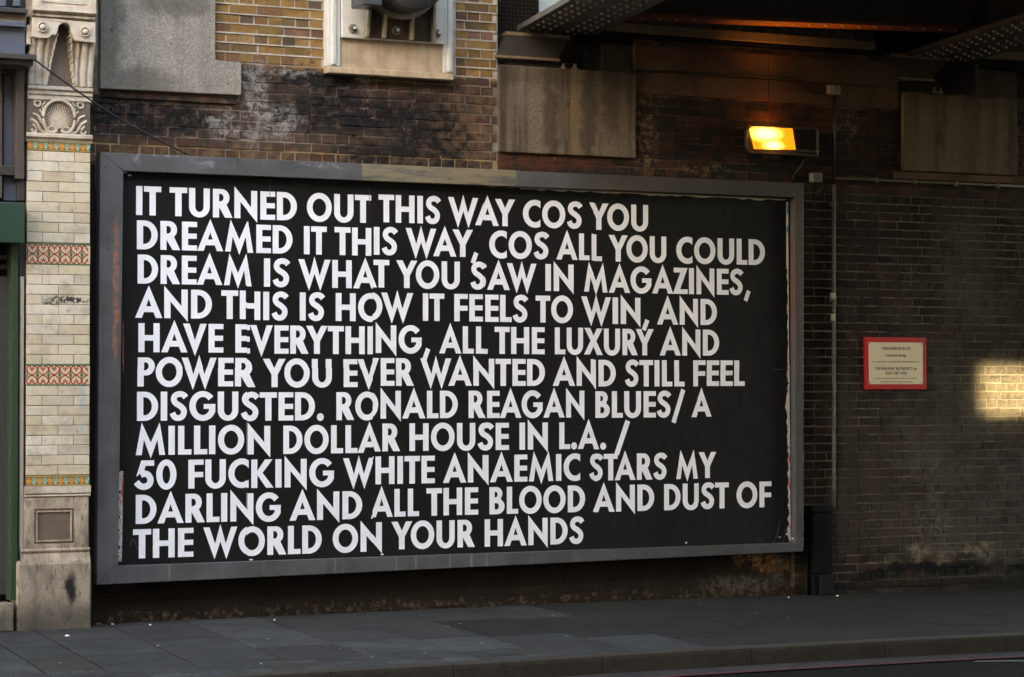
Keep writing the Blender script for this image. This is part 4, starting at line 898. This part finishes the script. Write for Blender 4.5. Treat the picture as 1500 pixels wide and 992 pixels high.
# ------------------------------------------------------------------ CABLES, PIPES, BOXES, LAMP
p0, p1 = W(50, 87, -.42), W(277, 227, -.03); pts = [p0.lerp(p1, i/14)-Vector((0, 0, .05*math.sin(math.pi*i/14))) for i in range(15)]
tag(G().tube(pts, .0075, 8).out('cable', 'black', smooth=True), 'black cable slanting from the shopfront cornice to the billboard top', 'cable')
cb = [W(a, b, .085) for a, b in ((926, 101), (940, 103), (1000, 105), (1080, 109), (1130, 112), (1160, 114), (1175, 120), (1185, 131), (1198, 137), (1214, 139))]
tag(G().tube([(*q,) for q in [Vector((a, .09, b)) for a, b in cr([(c.x, c.z) for c in cb], 4)]], .0075, 7).out('cable', 'black', smooth=True), 'thin black cable along the stone course to the upper junction box', 'cable')
jb = thing('junction_box', 'small pale square junction box above the lamp beside the stone course', 'junction box', W(1225, 139, .1))
stone(wx(1217, 132, .03), wx(1232, 132, .03), .03, .105, wz(1225, 139, .03), wz(1225, 124, .03), 'boxgrey', jb, 'box_body'); stone(wx(1219, 132, .025), wx(1231, 132, .025), .02, .0295, wz(1225, 138, .025), wz(1225, 125.5, .025), 'boxgrey', jb, 'box_lid', b=.003)
jb2 = thing('junction_box', 'rust spotted junction box by the top right corner of the billboard', 'junction box', W(1198, 266, .1))
stone(wx(1191, 260, .04), wx(1205, 260, .04), .04, .11, wz(1198, 267, .04), wz(1198, 253, .04), 'boxgrey', jb2, 'box_body'); stone(wx(1193, 260, .035), wx(1203, 260, .035), .034, .0395, wz(1198, 265.5, .035), wz(1198, 254.5, .035), 'galv', jb2, 'box_lid', b=.002)
cn = thing('conduit', 'black conduit dropping from the upper junction box behind the lamp', 'pipe', W(1222, 262, .1))
G().tube([W(1224, 139, .09), W(1221, 200, .09), W(1221, 268, .09)], .014, 10).out('conduit_pipe', 'black', cn, smooth=True)
cp = thing('conduit', 'long thin pale conduit pipe running down the dark wall beside the billboard', 'pipe', W(1220, 745, .1))
pp = [W(1221.5, a, .09+.004*math.sin(a*.07)) for a in (*range(270, 740, 40), 746)]; G().tube(pp, .0155, 10).out('conduit_pipe', 'galv', cp, smooth=True)
for py in (300, 440, 600, 700): c = W(1221, py, .09); G().box(c.x-.03, c.x+.03, .085, .119, c.z-.012, c.z+.012).out('pipe_clip', 'galv', cp)
for py, r in ((434, .026), (465, .02)): G().lathe(W(1220, py, .09), (0, 0, 1), [(-.03, .016), (-.02, r), (.02, r), (.03, .016)], 12).out('pipe_coupling', 'cream', cp)
hc = thing('conduit', 'horizontal conduit running right from the rusty junction box along the wall', 'pipe', W(1205, 264, .1))
G().tube([W(1206, 261, .09), W(1300, 265, .09), W(1400, 269, .09), W(1560, 276, .09)], .011, 8).out('conduit_pipe', 'galv', hc, smooth=True)
for a in (1284, 1340, 1400, 1462): c = W(a, 264+(a-1284)*.045, .09); G().box(c.x-.012, c.x+.012, .076, .119, c.z-.02, c.z+.02).out('pipe_clip', 'galv', hc)
dp = thing('downpipe', 'black square downpipe standing on the pavement beside the billboard', 'downpipe', W(1205, 870, .0))
stone(wx(1190, 800, .03), wx(1220, 800, .03), .03, .118, wz(1200, 842, -.03), wz(1200, 742, -.03), 'downpipe', dp, 'pipe_box', b=.012)
stone(wx(1189, 750, .02), wx(1222, 750, .02), .02, .117, wz(1200, 752, -.04), wz(1200, 745, -.04), 'downpipe', dp, 'pipe_collar')
stone(wx(1202, 855, .0), wx(1223, 855, .0), .0, .1, gz(6.4)-.005, wz(1200, 843, -.06), 'pipefoot', dp, 'pipe_shoe', b=.02); stone(wx(1192, 855, .02), wx(1201, 855, .02), .02, .1, gz(6.4)-.005, wz(1200, 843, -.04), 'downpipe', dp, 'pipe_back', b=.01)
tp = thing('pipe', 'thin grey pipe stub below the right end of the billboard', 'pipe', W(1181, 873, .08))
G().tube([W(1180, 800, .07), W(1181, 840, .07), W(1182, 873, .07)], .02, 10).out('pipe_length', 'pipefoot', tp, smooth=True)
tag(G().tube([W(1206, 266, .06), W(1204, 275, .05), W(1195, 284, .05), W(1182, 284, .03)], .004, 6).out('cable', 'black', smooth=True), 'short loop of wire by the billboard corner', 'cable')
tag(G().tube([W(1178, 233, .0), W(1172, 245, .06), W(1164, 254, .1), W(1162, 262, .1)], .004, 6).out('cable', 'galv', smooth=True), 'short thin wire hanging under the orange lamp', 'cable')
# floodlight
fl = thing('floodlight', 'orange glowing bulkhead floodlight fixed high on the dark wall', 'lamp', W(1145, 228, .1))
YL = -.12
def kk(a, b, y=YL): p = W(a, b, y); return Vector((p.x, y, p.z))
# body: lozenge section, rounded left end, built as loft
def ringb(y, sc):
    pts = []
    cx_, cz_ = kk(1145, 206, y).x, kk(1145, 206, y).z; x0_, x1_ = kk(1090, 206, y).x, kk(1199, 206, y).x; z0_, z1_ = kk(1145, 227, y).z, kk(1145, 186, y).z
    r = (z1_-z0_)*.32
    for qx, qz, a0 in ((x1_-.02, z1_-.02, 90), (x0_+r, z1_-r, 90), (x0_+r, z0_+r, 180), (x1_-.02, z0_+.02, 270)):
        rr_ = r if qx < cx_ else .02; a0_ = {(1, 1): 0, (0, 1): 90, (0, 0): 180, (1, 0): 270}[(int(qx > cx_), int(qz > cz_))]
        for i in range(5): a = rad(a0_+90*i/4); pts.append((cx_+(qx+rr_*math.cos(a)-cx_)*sc, y, cz_+(qz+rr_*math.sin(a)-cz_)*sc))
    return pts
V = []; Fc = []
rings = [ringb(.10, .86), ringb(.02, .98), ringb(YL+.02, 1.0), ringb(YL, .985), ringb(YL+.001, .93), ringb(YL+.035, .90)]
for r in rings: V += r
n = 20
for j in range(len(rings)-1):
    for i in range(n): k = (i+1) % n; Fc.append((j*n+i, j*n+k, (j+1)*n+k, (j+1)*n+i))
Fc.append(tuple(range(5*n, 6*n))); mesh('lamp_housing', V, Fc, 'lampbody', fl)
t = NT('sodium_glass')
c1 = kk(1122, 196); c2 = kk(1133, 213)
hot = t.ma('MAXIMUM', t.step(t.vm('LENGTH', t.vm('MULTIPLY', t.vm('SUBTRACT', t.pos(), (c1.x, c1.y, c1.z)), (6, 0, 14))), .25, 1.4, 1, 0), t.step(t.vm('LENGTH', t.vm('MULTIPLY', t.vm('SUBTRACT', t.pos(), (c2.x, c2.y, c2.z)), (9, 0, 20))), .2, 1.4, 1, 0))
M['glow'] = t.fin((.8, .5, .1), .4, emis=t.mix(hot, (1, .27, .003), (1, .60, .13)), es=t.step(hot, 0, 1, .10, .55))
q = [kk(1099, 184), kk(1161, 187), kk(1166, 219), kk(1107, 218)]
V = [(p.x, YL+.004, p.z) for p in q]+[(p.x, YL+.03, p.z) for p in q]; mesh('lamp_glass', V, [(0, 1, 2, 3), (4, 5, 6, 7)]+[(i, (i+1) % 4, 4+(i+1) % 4, 4+i) for i in range(4)], 'glow', fl)
g = G(); g.tube([kk(1107, 220), kk(1201, 222)], .006, 6); g.out('lower_bezel', 'galv', fl); g = G(); g.tube([kk(1100, 183.5), kk(1197, 187.5)], .004, 6).tube([kk(1197, 187.5), kk(1197, 210)], .004, 6); g.out('upper_bezel', 'lampbody', fl)
stone(kk(1170, 200).x, kk(1194, 200).x, YL+.008, YL+.03, kk(1180, 217).z, kk(1180, 191).z, 'void', fl, 'gear_cover', b=.004)
G().box(kk(1140, 200).x, kk(1160, 200).x, .05, .122, kk(1150, 233, .05).z, kk(1150, 222, .05).z).out('wall_bracket', 'lampbody', fl)
L = bpy.data.lights.new('lamp_light', 'SPOT'); L.spot_size = rad(95); L.spot_blend = 1; L.energy = 3.2; L.color = (1, .36, .06); L.shadow_soft_size = .05
lo = bpy.data.objects.new('lamp_light', L); COL.objects.link(lo); lo.parent = fl; lo.location = kk(1133, 186, YL-.16)-fl.location; lo.rotation_euler = Vector((-.15, .1, -1)).to_track_quat('Z', 'Y').to_euler()

L2 = bpy.data.lights.new('lamp_spill', 'POINT'); L2.energy = .12; L2.color = (1, .30, .04); L2.shadow_soft_size = .03  # point light added to imitate the orange glare above the lamp
lo2 = bpy.data.objects.new('lamp_spill', L2); COL.objects.link(lo2); lo2.parent = fl; lo2.location = kk(1130, 180, .0)-fl.location
# ------------------------------------------------------------------ RED FRAMED SIGN
sg = thing('bridge_sign', 'red framed cream sign with black text on the dark brick wall', 'sign', W(1312, 571, .1))
YS = .095
A, B, Cc, D = [W(*p, YS) for p in ((1267, 494), (1357, 494.5), (1357, 571), (1267, 570))]
x0, x1, z0, z1 = (A.x+D.x)/2, (B.x+Cc.x)/2, (Cc.z+D.z)/2, (A.z+B.z)/2
stone(x0, x1, YS, .119, z0, z1, 'red', sg, 'sign_frame', b=.003)
b = .040; stone(x0+b, x1-b, YS-.003, YS+.004, z0+b*1.15, z1-b*1.15, 'signface', sg, 'sign_plate', b=.001)
plate = bpy.data.objects['sign_plate']
fw = x1-x0-2*b; fh = z1-z0-2.3*b; cx = (x0+x1)/2
for s, zf, h, wd in (('THIS IS BRIDGE SR 433', .855, .024, .52), ('Old Street Bridge', .68, .026, .38), ('In the event of any road vehicle striking this bridge please phone', .535, .015, .88), ('THE RAILWAY AUTHORITY on', .375, .028, .77), ('0207 247 1092', .265, .028, .40), ('as soon as possible. The safety of trains may be affected', .14, .015, .80), ('This bridge is owned by London Underground', .055, .015, .60)):
    cu = bpy.data.curves.new('t', 'FONT'); cu.body = s; cu.size = 1; cu.align_x = 'CENTER'; cu.align_y = 'CENTER'; cu.resolution_u = 2; cu.offset = .022
    ob = bpy.data.objects.new('t', cu); COL.objects.link(ob); bpy.context.view_layer.update()
    me = bpy.data.meshes.new_from_object(ob.evaluated_get(bpy.context.evaluated_depsgraph_get())); bpy.data.objects.remove(ob)
    xs_ = [v.co.x for v in me.vertices]; ww = max(xs_)-min(xs_); ys_ = [v.co.y for v in me.vertices]; hh_ = max(ys_)-min(ys_)
    V = [(cx+v.co.x*fw*wd/ww, YS-.0038, z0+1.15*b+fh*zf+(v.co.y-(max(ys_)+min(ys_))/2)*h/hh_) for v in me.vertices]
    mesh('sign_text', V, [tuple(p.vertices) for p in me.polygons], 'ink', plate)
for sx in (x0+b+.012, x1-b-.012):
    for sz in (z0+b*1.15+.012, z1-b*1.15-.012): G().lathe((sx, YS-.003, sz), (0, -1, 0), [(0, .006), (.003, .005)], 8).out('screw', 'ink', plate)

# ------------------------------------------------------------------ RAILWAY BRIDGE
bd = thing('railway_bridge', 'riveted steel railway bridge deck crossing overhead on the right', 'bridge', (6, -3, 4.3))
SK = (-.204, -.979)                       # plan direction of the main girders, coming toward the viewer
def gp(x, y, z, s=0): return (x+SK[0]*s, y+SK[1]*s, z)
ZS = 4.335
def girder(xl, xr, s1=20.6, name='main_girder', webw=.05, zt=5.7):
    yb = .25; g = G()
    def bar(a, b, z0, z1, s0=0.): g.hexa([gp(a, yb, z0, s0), gp(b, yb, z0, s0), gp(b, yb, z0, s1), gp(a, yb, z0, s1), gp(a, yb, z1, s0), gp(b, yb, z1, s0), gp(b, yb, z1, s1), gp(a, yb, z1, s1)])
    bar(xl, xr, ZS, ZS+.045); c = (xl+xr)/2; bar(c-webw, c+webw, ZS+.046, zt)
    bar(c-webw-.10, c-webw-.001, ZS+.046, ZS+.065); bar(c+webw+.001, c+webw+.10, ZS+.046, ZS+.065); bar(xl, xr, zt+.001, zt+.04)
    o = g.out(name, 'girder', bd)
    r = G()
    fs = [.12, .2, .66, .74] ; wdt = xr-xl
    for q, f in enumerate((.10, .21, .33, .58, .70, .82)):
        s = .1+(.085 if q % 2 else 0)
        while s < 5.5:
            c_ = gp(xl+wdt*f, yb, ZS, s); r.lathe(c_, (0, 0, -1), [(0, .0145), (.009, .013), (.016, .006)], 7); s += .17
    r.out('rivet_row', 'rivet', o, kind='stuff')
    for zz in (ZS+.12, ZS+.5):
        r = G(); s = .2
        while s < 4.5: r.lathe(gp(c-webw, yb, zz, s), (-1, .2, 0), [(0, .018), (.008, .015), (.014, .007)], 7); s += .14
        r.out('rivet_row', 'ledge', o, kind='stuff')
    return o
g1 = W(764, 30, .2).x-.02; g2 = W(870, 45, .2).x+.02
girder(g1, g2); c0 = W(1330, 72, .2).x
girder(c0-.05, c0-.05+(g2-g1)*1.05); girder(c0+4.0, c0+4.0+(g2-g1)*1.05)
# edge fascia panel, the sky's light put into its pale blue colour
o = G(); o.hexa([gp(g1+.22, .25, ZS+.05, 0), gp(g1+.235, .25, ZS+.05, 0), gp(g1+.235, .25, ZS+.05, 20), gp(g1+.22, .25, ZS+.05, 20), gp(g1+.22, .25, 5.7, 0), gp(g1+.235, .25, 5.7, 0), gp(g1+.235, .25, 5.7, 20), gp(g1+.22, .25, 5.7, 20)])
M['fascia'] = worn('pale_blue_girder_paint', (.30, .36, .40), (.16, .17, .17), sc=8, chips=(.05, .03, .02)); o.out('outer_web', 'fascia', bd)
for s in range(0, 19, 2):
    g = G(); g.hexa([gp(g1+.12, .25, ZS+.07, s+.3), gp(g1+.219, .25, ZS+.07, s+.3), gp(g1+.219, .25, ZS+.07, s+.33), gp(g1+.12, .25, ZS+.07, s+.33), gp(g1+.12, .25, 5.6, s+.3), gp(g1+.219, .25, 5.6, s+.3), gp(g1+.219, .25, 5.6, s+.33), gp(g1+.12, .25, 5.6, s+.33)]); g.out('web_stiffener', 'fascia', bd)
# cross girders square to the main ones: the first catches the lamp light
PX = (SK[1]*-1, SK[0]*1)                  # unit along cross girder: perpendicular
def cross(xa, s, xlen, z0, z1, w_, mat, mat2, riv=False):
    g = G(); nx, ny = .979, -.204
    def q(a, b, z): return (xa+nx*a+SK[0]*(s+b), .25+ny*a+SK[1]*(s+b), z)
    def bar(b0, b1, za, zb, mt, nm):
        g = G(); g.hexa([q(0, b0, za), q(xlen, b0, za), q(xlen, b1, za), q(0, b1, za), q(0, b0, zb), q(xlen, b0, zb), q(xlen, b1, zb), q(0, b1, zb)]); return g.out(nm, mt, bd)
    o = bar(0, w_, z0, z0+.03, mat, 'cross_girder'); o2 = bar(w_*.42, w_*.58, z0+.031, z1, mat2, 'cross_girder_web')
    if riv:
        r = G(); a = .1
        while a < xlen:
            for b, d in ((w_*.80, 0), (w_*.62, .03)): r.lathe(q(a+d, b, z0), (0, 0, -1), [(0, .015), (.007, .013), (.012, .006)], 7)
            a += .15
        r.out('rivet_row', 'rivet', o, kind='stuff')
xx = g2-.1; ln = (c0-g2)/.979+.15
cross(xx, .18, ln, 4.45, 5.4, .26, 'rust', 'girder', True)
for k in range(1, 9): cross(xx-.02, .18+2.1*k, ln, 4.6, 5.4, .26, 'girder', 'girder', k < 3)
for k in range(0, 9): cross(c0+.5, .18+2.1*k, 3.6, 4.6 if k else 4.45, 5.4, .26, 'girder', 'girder', k < 1)
V = [gp(g1+.22, .7, 5.42, 0), gp(16, .7, 5.42, 0), gp(16, .7, 5.42, 21), gp(g1+.22, .7, 5.42, 21)]
g = G(); g.hexa(V+[(a, b, 5.7) for a, b, c in V]); g.out('deck_plate', 'void', bd)
# ledge beam parallel to the wall with pale dusty flange
xs0, xs1 = wx(862, 40, .02), wx(1282, 60, .02); xs2, xs3 = wx(1448, 72, .02), 9.8
for a, b in ((xs0, xs1), (xs2, xs3)):
    z_a = wz(920, 46, .02); z_b = wz(920, 34, .02); z_c = wz(920, 22, .04)
    o = G().box(a, b, .02, .1, z_a, z_b).out('ledge_beam', 'ledge', bd); G().box(a, b, .05, .3, z_b+.001, z_c+.02).out('ledge_angle', 'girder', bd)
    r = G(); x = a+.05
    while x < b: 
        for dz in (.028, .05): r.lathe((x, .05, z_b+dz), (0, -1, 0), [(0, .011), (.006, .009), (.01, .004)], 7)
        x += .145
    r.out('rivet_row', 'ledge', o, kind='stuff')
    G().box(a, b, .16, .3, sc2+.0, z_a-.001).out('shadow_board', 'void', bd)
# bearings
def bearing(px, dx, py):
    x0, x1 = wx(px[0], py[0], .1), wx(px[1], py[0], .1); x2, x3 = wx(px[2], py[2], .1), wx(px[3], py[2], .1)
    zt0, zt1, zb0, zb1 = [wz(px[0], p, .1) for p in (py[0], py[1], py[2], py[3])]
    b_ = thing('bridge_bearing', dx, 'bearing', (x2, .2, zb1))
    g = G(); g.hexa([(x0, .1, zt1), (x1, .1, zt1), (x1+.1, .6, zt1), (x0+.1, .6, zt1), (x0, .1, zt0), (x1, .1, zt0), (x1+.1, .6, zt0), (x0+.1, .6, zt0)]); g.out('top_plate', 'plate_edge', b_)
    g = G(); g.hexa([(x2, .105, zb0), (x3, .105, zb0), (x3+.1, .6, zb0), (x2+.1, .6, zb0), (x0+.01, .105, zt1-.001), (x1-.02, .105, zt1-.001), (x1+.08, .6, zt1-.001), (x0+.1, .6, zt1-.001)]); g.out('bearing_block', 'bearing', b_)
    g = G(); g.hexa([(x2-.02, .09, zb1), (x3+.02, .09, zb1), (x3+.1, .6, zb1), (x2+.08, .6, zb1), (x2-.02, .09, zb0-.001), (x3+.02, .09, zb0-.001), (x3+.1, .6, zb0-.001), (x2+.08, .6, zb0-.001)]); g.out('base_plate', 'plate_edge', b_)
    G().box(x2+.1, x3+.12, .13, .6, pb[3]+.0005, zb1-.001).out('packing', 'void', b_)
    for k in (1.12, 1.32): G().lathe((x2+(x3-x2)*k, .14, pb[3]+.0005), (0, 0, 1), [(0, .028), (.022, .028), (.023, .015), (.05, .015)], 8).out('holding_bolt', 'ledge', b_)
bearing((741, 836, 728, 817), 'dark steel bearing on the rust streaked padstone at the billboard side', (46, 51, 81, 85))
bearing((1305, 1391, 1320, 1366), 'dark steel bearing above the right hand padstone', (78, 83, 112, 115))
# ballast wall and recesses behind the bearings
G().box(XA+.01, 11.5, .61, .8, 3.9, 5.8).out('ballast_wall', 'void', wallB)
G().box(XA+.002, wx(880, 70, .3), .5, .6, 4.03, 4.9).out('recess_back', 'void', wallB)
stone(wx(879, 70, .2)+.0, pb[1]-.004, .16, .6, pb[3]+.002, 4.32, 'bearing', wallB, 'upstand_block')
stone(wx(1425, 110, .2), wx(1486, 110, .2), .16, .6, pc[3]+.002, 4.32, 'bearing', wallB, 'upstand_block')
# bird netting
g = G()
def wire(a, b, r=.0011): g.tube([a, b], r, 3, cap=False)
def net(px0, px1, py0, py1, y):
    xa_, xb_ = wx(px0, py0, y), wx(px1, py0, y); zt_, zl_ = wz(px0, py0, y), wz(px0, py1, y); n = int((xb_-xa_)/.034)
    for i in range(n+1): x = xa_+.034*i; wire((x, y, zt_), (x+.004*math.sin(i), y+.003*math.sin(i*.7), zl_))
    k = int((zt_-zl_)/.034)
    for j in range(k+1): z = zl_+.034*j; wire((xa_, y, z), (xb_, y, z))
net(727, 932, -6, 116, .06); net(932, 1318, 30, 106, .0); net(1318, 1520, 40, 150, .06)
tag(g.out('bird_netting', 'netwire'), 'fine black bird netting stretched in front of the bridge bearings', 'netting')['kind'] = 'stuff'

# ------------------------------------------------------------------ LITTER
rl = random.Random(12)
def scrap(px, py, mat, label, s=.02, up=.004):
    v = _f*F + R_*(px-750) - U_*(py-496); zg = -.45
    for _ in range(3):
        p = CAM+v*((zg-CAM.z)/v.z); zg = gz(p.x)
    n = 7; V = [(p.x+s*rl.uniform(.5, 1)*math.cos(6.28*i/n), p.y+s*rl.uniform(.5, 1)*math.sin(6.28*i/n), zg+.001) for i in range(n)]; V += [(p.x+(a[0]-p.x)*.7, p.y+(a[1]-p.y)*.7, zg+up+rl.uniform(0, .008)) for a in V]
    tag(mesh('litter_scrap', V, [tuple(range(n, 2*n))]+[(i, (i+1) % n, n+(i+1) % n, n+i) for i in range(n)], mat), label, 'litter', 'scraps of litter on the pavement')
scrap(144, 914.5, 'orangelitter', 'orange scrap at the wall foot beside the pilaster', .03)
scrap(165, 915, 'litter', 'white scrap at the wall foot right of the orange one', .014); scrap(99, 932, 'litter', 'white scrap in front of the pilaster base', .022)
scrap(220, 916, 'litter', 'small white scrap at the wall foot below the lettering THE', .012); scrap(402, 909, 'litter', 'tiny white scrap at the wall foot under the lettering ON', .012)
scrap(1227, 873.5, 'litter', 'white scrap beside the foot of the black downpipe', .016); scrap(1155, 875.5, 'litter', 'white scrap below the billboard right end', .012)

# ------------------------------------------------------------------ ACROSS THE STREET (behind the viewer): unseen houses, added and sized to shade the wall and shape its sun patch
def shading_house(x0, x1, z1, label, n, m, y=-20, dep=10):
    h = thing('brick_building', label, 'building', ((x0+x1)/2, y-2, -.45), 'buildings across the street')
    G().box(x0, x1, y-dep, y, -.6, z1).out('wall', 'farbrick', h); G().box(x0-.0, x1, y-.3, y+.15, z1+.001, z1+.25).out('parapet', 'fartrim', h)  # body and top edge of the added shading building
    w_ = (x1-x0)/n; f_ = z1/m
    for i in range(n):
        for j in range(m):
            a = x0+w_*(i+.25); zz = f_*(j+.3)
            if zz+f_*.5 < z1: o = G().box(a, a+w_*.5, y+.002, y+.05, zz, zz+f_*.5).out('window', 'fartrim', h); G().box(a+.08, a+w_*.5-.08, y+.051, y+.06, zz+.08, zz+f_*.5-.08).out('pane', 'farglass', o)
tt = math.tan(SUN_EL)/math.cos(SUN_AZ); xo = math.tan(SUN_AZ); DP = 4
xL = wx(1440, 570)-xo*(20.12+DP)
shading_house(-62, xL, 16.5, 'tall brick building across the street on the left', 14, 4, dep=DP)
shading_house(xL+.02, xL+DP+1.4, wz(1430, 607)+tt*19.97-.25, 'low brick building across the street between two tall ones', 2, 3, dep=DP)
lk = thing('covered_footbridge', 'covered link between the two tall buildings across the street', 'footbridge', (xL+2, -20.2, 8))  # added box; its underside gives the sun patch a level top edge
G().box(xL+.03, xL+DP+1.41, -20.3, -20.0, wz(1430, 518)+tt*20.12, 16).out('wall', 'farbrick', lk)  # the added sun-blocking box itself
shading_house(xL+DP+1.42, 45, 16.5, 'tall brick building across the street on the right', 16, 4, dep=DP)
